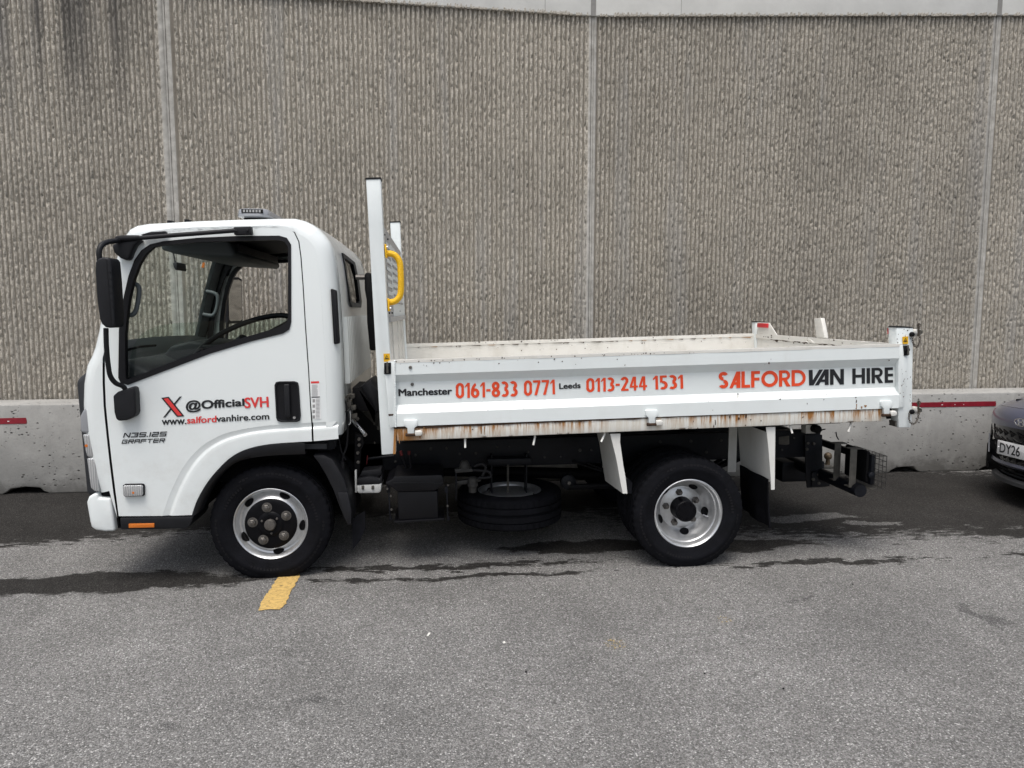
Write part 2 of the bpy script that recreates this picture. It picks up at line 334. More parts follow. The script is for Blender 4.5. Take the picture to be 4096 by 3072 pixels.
def bez(pts, n=6):                   # Catmull-Rom through points
    P = [Vector(p) for p in pts]; o = []
    for i in range(len(P)-1):
        p0, p1, p2, p3 = P[max(i-1, 0)], P[i], P[i+1], P[min(i+2, len(P)-1)]
        for k in range(n):
            t = k/n; o.append(.5*((2*p1)+(p2-p0)*t+(2*p0-5*p1+4*p2-p3)*t*t+(3*p1-p0-3*p2+p3)*t**3))
    o.append(P[-1]); return [tuple(v) for v in o]
def bolt(mb, c, r, h, ax='y', sgn=-1, n=6):
    a = [(r, 0), (r, sgn*h*.8), (r*.8, sgn*h), (.0001, sgn*h)]; return mb.lathe(a, c, ax, n, caps=False)
from mathutils.geometry import tessellate_polygon
def skin(polys, name, m, parent, yfun, thick=.0, maxlen=.09, smooth=50, nrm=0):   # sheet in the xz plane with holes, shaped by yfun(x, z)
    flat = [p for pl in polys for p in pl]
    tris = tessellate_polygon([[Vector((p[0], p[1], 0)) for p in pl] for pl in polys])
    bm = bmesh.new(); vs = [bm.verts.new((p[0], 0, p[1])) for p in flat]
    for t in tris:
        try: bm.faces.new([vs[i] for i in t])
        except ValueError: pass
    for _ in range(5):
        ed = [e for e in bm.edges if e.calc_length() > maxlen]
        if not ed: break
        bmesh.ops.subdivide_edges(bm, edges=ed, cuts=1); bmesh.ops.triangulate(bm, faces=bm.faces)
    bmesh.ops.beautify_fill(bm, faces=bm.faces, edges=[e for e in bm.edges if not e.is_boundary])
    for v in bm.verts: v.co.y = yfun(v.co.x, v.co.z)
    bm.normal_update()
    for f in bm.faces:
        if f.normal.y > 0: f.normal_flip()
    if thick:
        r = bmesh.ops.extrude_face_region(bm, geom=list(bm.faces)); 
        for e in r['geom']:
            if isinstance(e, bmesh.types.BMVert): e.co.y += thick
        bmesh.ops.recalc_face_normals(bm, faces=bm.faces)
    me = bpy.data.meshes.new(name); finish(me, bm, smooth); me.materials.append(M[m])
    if nrm:
        e = .004; N_ = []
        for v in me.vertices:
            x_, z_ = v.co.x, v.co.z; gx, gz = (yfun(x_+e, z_)-yfun(x_-e, z_))/(2*e), (yfun(x_, z_+e)-yfun(x_, z_-e))/(2*e); N_.append(Vector((gx, -1, gz)).normalized()*nrm)
        me.normals_split_custom_set_from_vertices(N_)
    return link(name, me, parent)
def text_mesh(body, offset=0.):
    cu = bpy.data.curves.new('t', 'FONT'); cu.body = body; cu.offset = offset; cu.resolution_u = 4; cu.fill_mode = 'FRONT'
    o = bpy.data.objects.new('t', cu); COL.objects.link(o); bpy.context.view_layer.update()
    me = bpy.data.meshes.new_from_object(o.evaluated_get(bpy.context.evaluated_depsgraph_get()))
    v = [tuple(p.co[:2]) for p in me.vertices]; f = [tuple(p.vertices) for p in me.polygons]
    bpy.data.objects.remove(o); bpy.data.curves.remove(cu); bpy.data.meshes.remove(me); return v, f
def quadmap(v, c):                   # unit-box points to the quad bl, br, tr, tl
    xs = [p[0] for p in v]; ys = [p[1] for p in v]; x0, x1, y0, y1 = min(xs), max(xs), min(ys), max(ys)
    o = []
    for p in v:
        s_, t = (p[0]-x0)/(x1-x0), (p[1]-y0)/(y1-y0)
        o.append(tuple((1-s_)*(1-t)*c[0][i]+s_*(1-t)*c[1][i]+s_*t*c[2][i]+(1-s_)*t*c[3][i] for i in range(2)))
    return o
def lettering(body, corners, yfun, name, m, parent, offset=0., glyphs=None):
    v, f = glyphs if glyphs else text_mesh(body, 0.)
    q = quadmap(v, corners); mb = MB(); hgt = math.dist(corners[0], corners[3]); k = 0
    if glyphs:
        for fc in f: mb.add([(q[i][0], yfun(*q[i])-k % 7*.00012, q[i][1]) for i in fc], [tuple(range(len(fc)))]); k += 1
    else:
        for ox, oz in ((0, 0), (1, 0), (-1, 0), (.6, .6), (-.6, -.6), (.6, -.6), (-.6, .6)):
            mb.add([(p[0]+ox*offset*hgt*.8, yfun(*p)-k*.00012, p[1]+oz*offset*hgt*.8) for p in q], f); k += 1
    me = bpy.data.meshes.new(name); me.from_pydata(mb.v, [], mb.f); me.update(); bm = bmesh.new(); bm.from_mesh(me)
    bm.normal_update()
    for fc in bm.faces:
        if fc.normal.y > 0: fc.normal_flip()
    bm.to_mesh(me); bm.free(); me.materials.append(M[m]); return link(name, me, parent)
# ================================================================== the setting
gm = MB().add([(-60, -60, 0), (60, -60, 0), (60, 60, 0), (-60, 60, 0)], [(0, 1, 2, 3)])
ground = tag(build(gm, 'asphalt_ground', 'asphalt', smooth=0), 'grey worn asphalt of the yard with dark damp patches', kind='structure')
def ragged(poly, step=.02, j=.006):
    o = []
    for i, p in enumerate(poly):
        q = poly[(i+1) % len(poly)]; L = math.dist(p, q); n = max(1, int(L/step))
        for k in range(n): t = k/n; o.append((p[0]+(q[0]-p[0])*t+random.uniform(-j, j), p[1]+(q[1]-p[1])*t+random.uniform(-j, j)))
    return o
line = [(-.975, 4.62), (-.85, 4.62), (-.838, 4.14), (-.835, 3.72), (-.85, 3.685), (-.90, 3.69), (-.956, 3.676), (-.965, 3.72), (-.96, 4.14)]
mk = MB(); mk.add([(x, y, .004) for x, y in ragged(line)], [tuple(range(len(ragged(line))))]) if 0 else None
rl = ragged(line); mk.add([(x, y, .004) for x, y in rl], [tuple(range(len(rl)))])
tag(build(mk, 'road_marking', 'road_yellow', smooth=0), 'worn yellow painted bay line under the front tyre of the truck', kind='structure')
for (px, py), r, lb in (((915, 520), .035, 'small fleck of yellow paint on the asphalt, right of the pale one'), ((448, 625), .05, 'pale fleck of yellow paint on the open asphalt')):
    c = G(Y8(px, py)); o = MB(); pts = ragged([(c[0]+r*cos(a)*1.1, c[1]+r*sin(a)*1.3) for a in np.linspace(0, 2*pi, 10)[:-1]], .02, .012)
    o.add([(x, y, .004) for x, y in pts], [tuple(range(len(pts)))]); tag(build(o, 'paint_fleck', 'road_yellow_specks', smooth=0), lb, kind='structure')
# ------------------------------------------------------------------ ribbed retaining wall
WY = 6.765; WT = [(-7.2, 4.45), (.123, 4.296), (1.46, 4.268), (5.73, 4.445), (10.2, 4.62)]
def wtop(x): return float(np.interp(x, [p[0] for p in WT], [p[1] for p in WT]))
wall = thing('retaining_wall', (1.4, WY, 0), 'tall grey-brown ribbed concrete retaining wall filling the background', 'wall')
JX = [-6.25, -2.37, 1.44, 5.47, 9.4]; MG = [.04, .055, .034, .042, .04]; PIT = .043
for pi_ in range(4):
    xa, xb = JX[pi_]+.008, JX[pi_+1]-.008; ma, mb_ = MG[pi_], MG[pi_+1]
    n = int(round((xb-xa-ma-mb_)/PIT)); pit = (xb-xa-ma-mb_)/n
    U = [.02, .20, .38, .45, .58, .72, .86, .97]; Dp = [.019, .024, .019, .004, 0, 0, 0, .004]
    xs = [xa, xa+.004, xa+ma*.8]; dp = [.02, .004, .002]; fin = [0, 0, 0]
    for k in range(n):
        for u, d in zip(U, Dp): xs.append(xa+ma+(k+u)*pit); dp.append(d); fin.append(1 if u > .4 else 0)
    xs += [xb-mb_*.8, xb-.004, xb]; dp += [.002, .004, .02]; fin += [0, 0, 0]
    xs = np.array(xs); dp = np.array(dp); fin = np.array(fin); nc = len(xs); nr = 215
    tz = np.array([wtop(x) for x in xs]); rows = np.linspace(0, 1, nr)
    Zg = .52+(tz[None, :]-.52)*rows[:, None]; Xg = np.repeat(xs[None, :], nr, 0); Yg = WY+np.repeat(dp[None, :], nr, 0)
    fm = np.repeat(fin[None, :], nr, 0).astype(float)
    rn = RNG.random((nr, nc)); lowf = RNG.random((nr//2+2, nc)); lf = np.repeat(lowf, 2, 0)[:nr]
    Yg += fm*(rn*.007+lf*.004+(RNG.random((nr, nc)) < .17)*.021)
    Xg += fm*(RNG.random((nr, nc))-.5)*.0016; Zg[1:-1] += (fm*(RNG.random((nr, nc))-.5)*.012)[1:-1]
    Yg += (1-fm)*(np.repeat(RNG.random((nr//12+2, nc)), 12, 0)[:nr]*.002)
    V = np.stack([Xg, Yg, Zg], -1).reshape(-1, 3)
    i, j = np.meshgrid(np.arange(nr-1), np.arange(nc-1), indexing='ij'); a = (i*nc+j).ravel()
    F = np.stack([a, a+1, a+1+nc, a+nc], 1)
    mi = ((fin[:-1]+fin[1:]) >= 1).astype(np.int32); isn = (np.arange(nc-1) < 2) | (np.arange(nc-1) >= nc-3); mi[isn] = 2
    mi = np.repeat(mi[None, :], nr-1, 0).ravel()
    me = bpy.data.meshes.new('ribbed_panel'); me.vertices.add(len(V)); me.vertices.foreach_set('co', V.ravel())
    me.loops.add(F.size); me.loops.foreach_set('vertex_index', F.ravel().astype(np.int32)); me.polygons.add(len(F))
    me.polygons.foreach_set('loop_start', np.arange(0, F.size, 4, dtype=np.int32)); me.polygons.foreach_set('material_index', mi); me.update(calc_edges=True); me.validate()
    for q in ('groove_concrete', 'fin_concrete', 'joint_concrete'): me.materials.append(M[q])
    link('ribbed_panel', me, wall)
    pp = [(x, wtop(x)) for x in np.linspace(xa, xb, 9)]
    par = build(MB().prism(pp+[(x, z+1.05) for x, z in pp[::-1]], WY-.014, WY+.3), 'parapet', 'parapet_concrete', wall, bevel=.006)
    ed = MB()                                                    # chipped mortar where ribs meet the parapet
    x = xa+.03
    while x < xb-.03:
        h0 = random.uniform(.006, .03); ww = random.uniform(.012, .03); z = wtop(x)
        if random.random() < .75: ed.prism([(x, z-random.uniform(.004, .014)), (x+ww, z-random.uniform(.002, .010)), (x+ww*.8, z+h0), (x+ww*.2, z+h0*random.uniform(.3, 1))], WY-.0185, WY+.004)
        x += ww
    tag(build(ed, 'mortar_edge', 'fin_concrete', par, smooth=0), kind='stuff')
    build(MB().box(xa+.001, xb-.001, WY+.07, WY+.3, 0, 4.2), 'wall_core', 'joint_concrete', wall, smooth=0)
for x in JX:
    build(MB().box(x-.0075, x+.0075, WY+.003, WY+.06, .4, wtop(x)-.01), 'joint_filler', 'joint_concrete', wall, smooth=0)
    build(MB().box(x-.024, x+.024, WY-.0165, WY+.02, wtop(x)-.006, wtop(x)+1.05), 'parapet_joint', 'sealant', wall, smooth=0)
for px, f in ((787, Y3), (1915, Y3)):
    xx = Q(f(px, 60), WY)[0]; build(MB().box(xx-.002, xx+.002, WY-.0146, WY-.013, wtop(xx)+.002, wtop(xx)+1.05), 'shrinkage_crack', 'sealant', wall, smooth=0)
# ------------------------------------------------------------------ concrete barriers at the wall's foot
BY = 6.335
def barrier(xa, xb, slots, tape, label):
    b = thing('concrete_barrier', ((xa+xb)/2, BY, 0), label, 'barrier', 'concrete barriers lined up along the wall')
    top = [(xa, .762), (xb, .772)]
    poly = [(xa, .0)]
    for s0, s1 in slots:
        j = lambda: random.uniform(-.008, .008)
        poly += [(s0-.05, .0), (s0-.02+j(), .022), (s0+.02+j(), .05+j()), ((s0+s1)/2, .058+j()), (s1-.03+j(), .055+j()), (s1+.01+j(), .02), (s1+.05, 0)]
    poly += [(xb, .0), (xb, .772), (xa, .762)]
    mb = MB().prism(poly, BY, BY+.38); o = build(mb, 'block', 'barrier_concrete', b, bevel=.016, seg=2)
    for t0, t1, z0, z1 in tape:
        tp = [(t0, z0), (t1, z0+.003), (t1+.004, (z0+z1)/2), (t1-.002, z1+.003), (t0, z1)]
        k = build(MB().prism(tp, BY-.003, BY+.002), 'reflective_tape', 'red_tape', b, smooth=0)
        for q in range(3):
            x = t0+(t1-t0)*random.uniform(.45, .95); build(MB().box(x, x+random.uniform(.006, .02), BY-.0042, BY-.003, (z0+z1)/2-.004, (z0+z1)/2+.003), 'tape_tear', 'vinyl_white', k, smooth=0)
    return b
sL = Q(Y5(60, 960), BY)[0], Q(Y5(285, 960), BY)[0]; sR = Q(Z6(365, 1395), BY)[0], Q(Z6(545, 1395), BY)[0]; sR2 = Q(Z6(1110, 1395), BY)[0]
tL = Q(Y5(176, 472), BY); tz0, tz1 = Q(Y5(100, 492), BY)[1], Q(Y5(100, 453), BY)[1]
tR = Q(Z6(1207, 865), BY); rz0, rz1 = Q(Z6(1000, 885), BY)[1], Q(Z6(1000, 845), BY)[1]
barrier(-6.75, -2.305, [(-6.3, -5.95), sL], [(tL[0]-.85, tL[0], tz0, tz1)], 'pale concrete barrier in front of the cab with a short red tape end')
barrier(-2.295, 2.145, [(-1.9, -1.6), (1.3, 1.6)], [], 'concrete barrier behind the truck between the outer two')
barrier(2.155, 6.595, [sR, (sR2, sR2+.22)], [(tR[0]-1.75, tR[0], rz0, rz1)], 'concrete barrier behind the tailboard with a long dark red tape strip')
# ------------------------------------------------------------------ scraps on the ground
def scrap(p, f, sx_, sy_, a, label):
    c = G(f(*p)); q = [(-sx_, -sy_), (sx_*.9, -sy_*.8), (sx_, sy_), (-sx_*.8, sy_*.9)]
    mb = MB().loops([[(c[0]+x*cos(a)-y*sin(a), c[1]+x*sin(a)+y*cos(a), z+.004*random.random()) for x, y in q] for z in (.004, .007)])
    tag(build(mb, 'paper_scrap', 'paper', smooth=0), label, 'litter', 'white scraps lying on the asphalt')
scrap((1852, 587), Y7, .005, .016, -.3, 'small white scrap of paper on the open asphalt')
scrap((2178, 622), Y7, .006, .006, .4, 'tiny pale scrap near the middle of the asphalt')
for p, f, lb_ in (((60, 746), Y8, 'dark pebble on the open asphalt below the spare wheel'), ((832, 752), Y8, 'dark pebble on the asphalt straight below the rear wheel'), ((1472, 366), Y8, 'small black pebble on the asphalt behind the rear mud flap'), ((1172, 818), Y8, 'dark pebble nearest the camera, right of the rear wheel')):
    c = G(f(*p)); mb = MB(); r0 = random.uniform(.004, .006)
    mb.lathe([(.0002, 0), (r0*.8, .001), (r0, r0*.5), (r0*.6, r0*.95), (.0002, r0)], (c[0], c[1], .001), 'z', 7, mod=lambda q, k, r: r*random.uniform(.75, 1.2))
    tag(build(mb, 'pebble', 'chassis_black', smooth=30), lb_, 'pebble', 'loose pebbles')
# ================================================================== tipper truck
YC = 5.01; SY = 4.10; BYN = 4.0                      # truck centre line, near cab side, near tipper side
def mir(y): return 2*YC-y
truck = thing('tipper_truck', (.25, YC, 0), 'white dropside tipper truck with orange and black lettering parked along the wall', 'truck')
# ------------------------------------------------------------------ wheels
def tyre_mesh(R=.346, rb=.205, W=.205, n=144):
    h = W/2
    pr = [(rb, -h*.80), (rb+.012, -h*.90), (rb+.03, -h*.97), (R-.075, -h*1.04), (R-.072, -h*1.055), (R-.055, -h*1.055), (R-.052, -h*1.04), (R-.03, -h*.99), (R-.012, -h*.93), (R-.003, -h*.84),
          (R, -h*.62), (R, -h*.50), (R-.011, -h*.49), (R-.011, -h*.43), (R+.001, -h*.42), (R+.001, -h*.10), (R-.011, -h*.09), (R-.011, h*.01)]
    pr = pr + [(r, -a) for r, a in pr[::-1]]
    nn = len(pr); blk = {8, 9, nn-10, nn-9}; mid = {10, 11, nn-12, nn-11}
    def mod(q, k, r):
        if q in blk: return r-(.0055 if k % 3 == 0 else 0)
        if q in mid: return r-(.006 if k % 3 == 0 else 0)
        return r
    return MB().lathe(pr, (0, 0, 0), 'y', n, mod=mod)
def disc_with_holes(rings, holes, n=60):           # rings: (r, y) outer->inner, solid lathe; hole shade painted on as dark ovals
    return MB().lathe(rings, (0, 0, 0), 'y', n)
def oval(mb, rc, ang, a, b, y0, y1, n=14, tilt=0.):
    t = radians(ang); c = (rc*cos(t), rc*sin(t)); ux = (-sin(t), cos(t)); uy = (cos(t), sin(t))
    P = [(c[0]+a*cos(q)*ux[0]+b*sin(q)*uy[0], c[1]+a*cos(q)*ux[1]+b*sin(q)*uy[1]) for q in np.linspace(0, 2*pi, n+1)[:-1]]
    return mb.loops([[(x, y0, z) for x, z in P], [(x, y1, z) for x, z in P]])
def hand_hole_shade(prof, rc, ang, a, b, parent, xf):        # dark patch following the solid disc, painting the shade inside a hole
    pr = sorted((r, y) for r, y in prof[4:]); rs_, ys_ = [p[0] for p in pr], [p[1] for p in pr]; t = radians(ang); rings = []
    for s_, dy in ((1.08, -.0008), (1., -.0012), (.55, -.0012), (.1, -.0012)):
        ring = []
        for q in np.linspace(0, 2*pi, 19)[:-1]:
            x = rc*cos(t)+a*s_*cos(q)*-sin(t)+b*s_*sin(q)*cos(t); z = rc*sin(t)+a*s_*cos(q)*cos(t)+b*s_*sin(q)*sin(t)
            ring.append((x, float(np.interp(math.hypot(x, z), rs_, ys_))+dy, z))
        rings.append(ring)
    mb = MB().loops(rings, caps=False); mb.f.append(tuple(range(54, 72))); build(mb, 'hand_hole_shade', 'chassis_black', parent, smooth=0, xf=xf)
def wheel(cx, cy, cz, kind, side, name='wheel', squash=True, spin=0., upright=True, deep=True):
    hld = holder(name, truck); sg = 1 if side > 0 else -1    # sg=1: outer face looks towards -y
    def xf(p):
        x, y, z = p; c, s_ = cos(spin), sin(spin); x, z = x*c-z*s_, x*s_+z*c
        if not upright: return (cx+x, cy+z, cz-y*sg)         # lying flat, outer face up
        zz = cz+z
        if squash and zz < .004: zz = .004
        return (cx+x, cy+y*sg, zz)
    build(tyre_mesh(), 'tyre', 'rubber', hld, smooth=35, xf=xf)
    sw = MB()                                       # moulded blocks and lettering round the sidewall
    for k in range(90):
        if k % 30 in (9, 10, 11, 25, 26): continue
        t0, t1 = 2*pi*k/90, 2*pi*(k+(.62 if k % 30 < 9 else .75))/90; r0, r1 = (.262, .276) if k % 30 < 9 else ((.300, .308) if k % 2 else (.296, .310))
        yy = lambda r: -.1025*float(np.interp(r, [.235, .271, .294, .316, .334], [.97, 1.04, 1.045, .99, .93]))-.0022
        sw.add([(r*cos(t), yy(r), r*sin(t)) for r, t in ((r0, t0), (r0, t1), (r1, t1), (r1, t0))], [(0, 1, 2, 3)])
    if upright and kind != 'inner': tag(build(sw, 'sidewall_moulding', 'rubber_print', hld, smooth=0, xf=xf), kind='stuff')
    rb = .213
    if kind == 'front' or kind == 'spare':
        rim = [(rb-.004, .085), (rb, -.078), (rb+.003, -.086), (rb-.004, -.090), (rb-.012, -.084), (rb-.018, -.070), (rb-.026, -.050), (rb-.036, -.046), (rb-.050, -.058), (rb-.064, -.074), (rb-.074, -.079), (.120, -.075), (.0002, -.072)]
        build(MB().lathe(rim, (0, 0, 0), 'y', 72), 'rim', 'wheel_silver', hld, xf=xf)
        for k in range(5): hand_hole_shade(rim, .1755, 60+72*k, .030, .0165, hld, xf)
        if kind == 'front':
            build(MB().lathe([(.149, -.070), (.149, -.083), (.144, -.087), (.120, -.090), (.075, -.091), (.07, -.096), (.05, -.099), (.04, -.097), (.0002, -.097)], (0, 0, 0), 'y', 60), 'hub_cover', 'hub_black', hld, xf=xf)
            build(MB().lathe([(.033, -.09), (.033, -.112), (.028, -.119), (.010, -.121), (.0002, -.121)], (0, 0, 0), 'y', 28), 'centre_cap', 'nut_steel', hld, xf=xf)
            for k in range(5):
                t = radians(96+72*k); c = (.102*cos(t), -.088, .102*sin(t))
                nu = MB().lathe([(.029, -.0025), (.029, -.0045), (.022, -.0048), (.0002, -.0048)], c, 'y', 20); bolt(nu, (c[0], c[1]-.0045, c[2]), .019, .016); bolt(nu, (c[0], c[1]-.018, c[2]), .009, .008, n=12)
                build(nu, 'wheel_nut', 'nut_steel', hld, smooth=30, xf=xf)
            for t in (38, 150, 272):
                t = radians(t); build(bolt(MB(), (.052*cos(t), -.097, .052*sin(t)), .007, .008), 'cover_screw', 'nut_steel', hld, xf=xf)
    else:                                            # rear dual: deep dish with the hub standing out
        rim = [(rb-.004, .09), (rb, -.080), (rb+.003, -.088), (rb-.004, -.092), (rb-.012, -.086), (rb-.017, -.070), (rb-.021, -.045), (rb-.027, -.040), (rb-.031, -.020), (rb-.040, .010), (rb-.047, .015), (rb-.058, .040), (rb-.078, .052), (.125, .050), (.121, .047), (.0002, .047)]
        build(MB().lathe(rim, (0, 0, 0), 'y', 72), 'rim', 'wheel_silver', hld, xf=xf)
        for k in range(5): hand_hole_shade(rim, .150, 62+72*k, .027, .0155, hld, xf)
        if deep:
            hb = MB().lathe([(.072, .05), (.069, .02), (.066, -.035), (.066, -.046), (.062, -.050), (.030, -.052), (.0002, -.052)], (0, 0, 0), 'y', 40)
            for k in range(8): t = radians(10+45*k); bolt(hb, (.054*cos(t), -.050, .054*sin(t)), .007, .008)
            build(hb, 'hub', 'hub_black', hld, xf=xf)
            for k in range(5):
                t = radians(100+72*k); nu = bolt(MB(), (.102*cos(t), .047, .102*sin(t)), .021, .020); bolt(nu, (.102*cos(t), .029, .102*sin(t)), .014, .022); build(nu, 'wheel_nut', 'nut_steel', hld, smooth=30, xf=xf)
            build(MB().tube([(.146*cos(radians(-20)), .055, .146*sin(radians(-20))), (.165*cos(radians(-18)), .0, .165*sin(radians(-18)))], .004, 6), 'valve', 'chrome', hld, xf=xf)
    return hld
FX, RX = -.992, 1.495
wheel(FX, 4.245, .322, 'front', 1, spin=radians(4)); wheel(FX, mir(4.245), .322, 'front', -1)
wheel(RX, 4.175, .332, 'rear', 1); wheel(RX, mir(4.175), .332, 'rear', -1)
wheel(RX, 4.42, .332, 'rear', 1, deep=False); wheel(RX, mir(4.42), .332, 'rear', -1, deep=False)
tag(wheel(.452, 4.62, .285, 'spare', 1, 'spare_wheel', squash=False, upright=False), 'spare wheel slung flat under the tipper body')
# ------------------------------------------------------------------ cab shell
def ysk(x, z): return SY+.030*max(0, (z-1.15)/.95)**2+.012*max(0, (1.15-z)/.75)**2       # slight barrel of the side
YF = SY+.06
Fo = T(Z2, [(186, 864), (150, 760), (112, 600), (82, 420), (66, 230)], YF)+T(Z1, [(66, 1480), (70, 1350), (92, 1215), (130, 1140), (152, 1075), (178, 960), (206, 800), (243, 640), (285, 480), (322, 345), (352, 270), (400, 215), (455, 186), (540, 172), (900, 152), (1200, 141), (1500, 134), (1620, 134), (1690, 148)], YF)+T(E4, [(0, 268), (70, 318), (135, 385), (190, 460), (222, 540), (250, 700), (285, 1000), (322, 1600)], YF+.02)
rb_ = Q(Z2(1985, 330), YF); Fo += [rb_, Q(Z2(1968, 440), YF)]
NF = len(Fo); I_COWL = 9; I_HEAD = 16; I_RT = 25
def normals(P):
    o = []
    for i in range(len(P)):
        a = Vector(P[max(i-1, 0)]); b = Vector(P[min(i+1, len(P)-1)]); d = (b-a).normalized(); o.append(Vector((-d.y, d.x)))
    return o
Nn = normals(Fo); rad = [.075 if i < I_HEAD else (.06 if i < 23 else .085) for i in range(NF)]
inner = [Vector(p)-n*r for p, n, r in zip(Fo, Nn, rad)]
def shell_row(i, lo=0, hi=None):
    p, n, r = Vector(Fo[i]), Nn[i], rad[i]; o = []
    for k in range(7):
        a = pi/2*k/6; q = p-n*r*(1-sin(a)); o.append((q.x, ysk(q.x, q.y)+r*(1-cos(a)), q.y))
    full = o[-1]; y0 = full[1]
    ins = [(p.x-n.x*.0, y0+.05, p.y)]
    half = o+ins
    crown = .05 if i < I_HEAD else .02*min(1, max(0, I_RT-i)/3)                 # the front bows forward a little, the roof rises
    mid = [(p.x+n.x*crown*(1-((yy-YC)/(YC-y0))**2), yy, p.y+n.y*crown*(1-((yy-YC)/(YC-y0))**2)) for yy in np.linspace(y0+.05, mir(y0+.05), 9)]
    far = [(x, mir(y), z) for x, y, z in o[::-1]]
    return o+mid+far
rows = [shell_row(i) for i in range(NF)]; nb = 7; ncol = len(rows[0])
cab = holder('cab', truck)
def strip(i0, i1, c0, c1):
    return MB().grid([rows[i][c0:c1+1] for i in range(i0, i1+1)])
ob = strip(0, I_COWL, 0, ncol-1); build(ob, 'front_panel', 'cab_white', cab, recalc=True, smooth=60)
pl = strip(I_COWL, I_HEAD, 0, nb); build(pl, 'windscreen_pillar', 'cab_white', cab, smooth=60)
pl = strip(I_COWL, I_HEAD, ncol-1-nb, ncol-1); build(pl, 'windscreen_pillar', 'cab_white', cab, smooth=60)
build(strip(I_COWL, I_HEAD, nb, ncol-1-nb), 'windscreen', 'glass_tint', cab, smooth=60)
build(strip(I_HEAD, I_RT, 0, ncol-1), 'roof', 'cab_white', cab, smooth=60)
rc = strip(I_RT, NF-1, 0, nb); build(rc, 'rear_corner', 'cab_white', cab, smooth=60)
rc = strip(I_RT, NF-1, ncol-1-nb, ncol-1); build(rc, 'rear_corner', 'cab_white', cab, smooth=60)
# rear wall between the corners, with two windows
ra, rz = rows[I_RT][nb], rows[NF-1][nb]
def xrear(z):
    zs = [rows[i][nb][2] for i in range(I_RT, NF)][::-1]; xs_ = [rows[i][nb][0] for i in range(I_RT, NF)][::-1]
    return float(np.interp(z, zs, xs_))
def onrear(p):
    X = -.62
    for _ in range(4): y, z = QX(p, X); X = xrear(z)
    return (y, z)
y0r = ra[1]; zt_, zb_ = ra[2], rows[NF-1][nb][2]
wo = [onrear(E4(*p)) for p in ((318, 585), (380, 632), (452, 690), (500, 900), (528, 1120), (522, 1190), (418, 1182), (398, 1120))]
wi = [onrear(E4(*p)) for p in ((340, 640), (385, 668), (440, 712), (484, 900), (510, 1120), (500, 1142), (422, 1128), (412, 1090))]
def rear_skin(polys, name, m, parent, off, thick=0.):
    o = skin(polys, name, m, parent, lambda x, z: 0., thick=0., maxlen=.12, smooth=50); me = o.data
    for v in me.vertices: y, z = v.co.x, v.co.z; v.co = (xrear(z)+off, y, z)
    me.flip_normals(); return o
outer = [(y0r, zt_), (mir(y0r), zt_), (mir(y0r), zb_), (y0r, zb_)]
rear_skin([outer, wo[::-1]], 'rear_wall', 'cab_white', cab, 0.)
for q in (0,):
    fl = (lambda p: p) if q == 0 else (lambda p: (mir(p[0]), p[1]))
    o_, i_ = [fl(p) for p in wo], [fl(p) for p in wi]
    mb = MB(); n = len(o_)
    for off in (.012,):
        v = [(xrear(z)+off, y, z) for y, z in o_]+[(xrear(z)+off-.004, y, z) for y, z in i_]+[(xrear(z)-.02, y, z) for y, z in i_]+[(xrear(z)-.01, y, z) for y, z in o_]
        mb.add(v, [(r*n+j, r*n+(j+1) % n, ((r+1) % 4)*n+(j+1) % n, ((r+1) % 4)*n+j) for r in range(4) for j in range(n)])
    build(mb, 'rear_window_seal', 'black_trim', cab)
    mb = MB().add([(xrear(z)-.004, y, z) for y, z in i_], [tuple(range(n))]); build(mb, 'rear_window', 'glass_dark', cab, smooth=0)
zr0, zr1 = Q(E4(400, 1620), 4.4)[1], Q(E4(400, 1290), 4.4)[1]
for k in range(17):
    y = y0r+.10+k*(mir(y0r)-y0r-.2)/16
    mb = MB().loops([[(xrear(z)+d, y+s_*hw, z) for s_, d, hw in ((-1, 0, .026), (-1, .020, .014), (1, .020, .014), (1, 0, .026))] for z in (zr0-.22, zr0, zr1-.02, zr1)]); build(mb, 'pressed_rib', 'cab_white', cab, smooth=30)
# ------------------------------------------------------------------ cab side: door opening and skins
GAPW = .006
d_front = T(Z2, [(313, 1048), (291, 868), (266, 650), (243, 430), (224, 230), (217, 60)], SY)+T(Z1, [(216, 1170), (219, 1096), (226, 985), (240, 860), (266, 720), (300, 585), (338, 470), (382, 375), (430, 310), (490, 258)], SY)
d_top = T(Z1, [(560, 228), (700, 208), (900, 198), (1180, 189), (1400, 186), (1500, 187), (1560, 198), (1612, 235), (1645, 305), (1662, 420), (1680, 640), (1700, 950), (1722, 1250), (1736, 1500)], SY)
d_rear = T(Z2, [(1736, 300), (1748, 489)], SY)
arch = T(Z2, [(1450, 508), (1270, 545), (1150, 605), (1055, 695), (975, 795), (905, 920), (865, 1036)], SY)
door_poly = d_front+d_top+d_rear+arch
def shrink(P, d):
    o = []; n = len(P); A = sum(P[i][0]*P[(i+1) % n][1]-P[(i+1) % n][0]*P[i][1] for i in range(n)); sg = 1 if A > 0 else -1
    for i in range(n):
        a, b, c = Vector(P[i-1]), Vector(P[i]), Vector(P[(i+1) % n]); t = ((b-a).normalized()+(c-b).normalized()).normalized()
        o.append(tuple(b+Vector((-t.y, t.x))*d*sg))
    return o
w_out = T(Z1, [(322, 1310), (324, 1130), (325, 960), (340, 830), (358, 710), (390, 560), (432, 440), (482, 368), (545, 325), (640, 302), (900, 276), (1180, 263), (1500, 260), (1556, 276), (1588, 326), (1592, 600), (1594, 900), (1580, 955), (1535, 984), (1300, 1042), (1000, 1132), (700, 1246), (500, 1322), (395, 1362), (340, 1350)], SY)
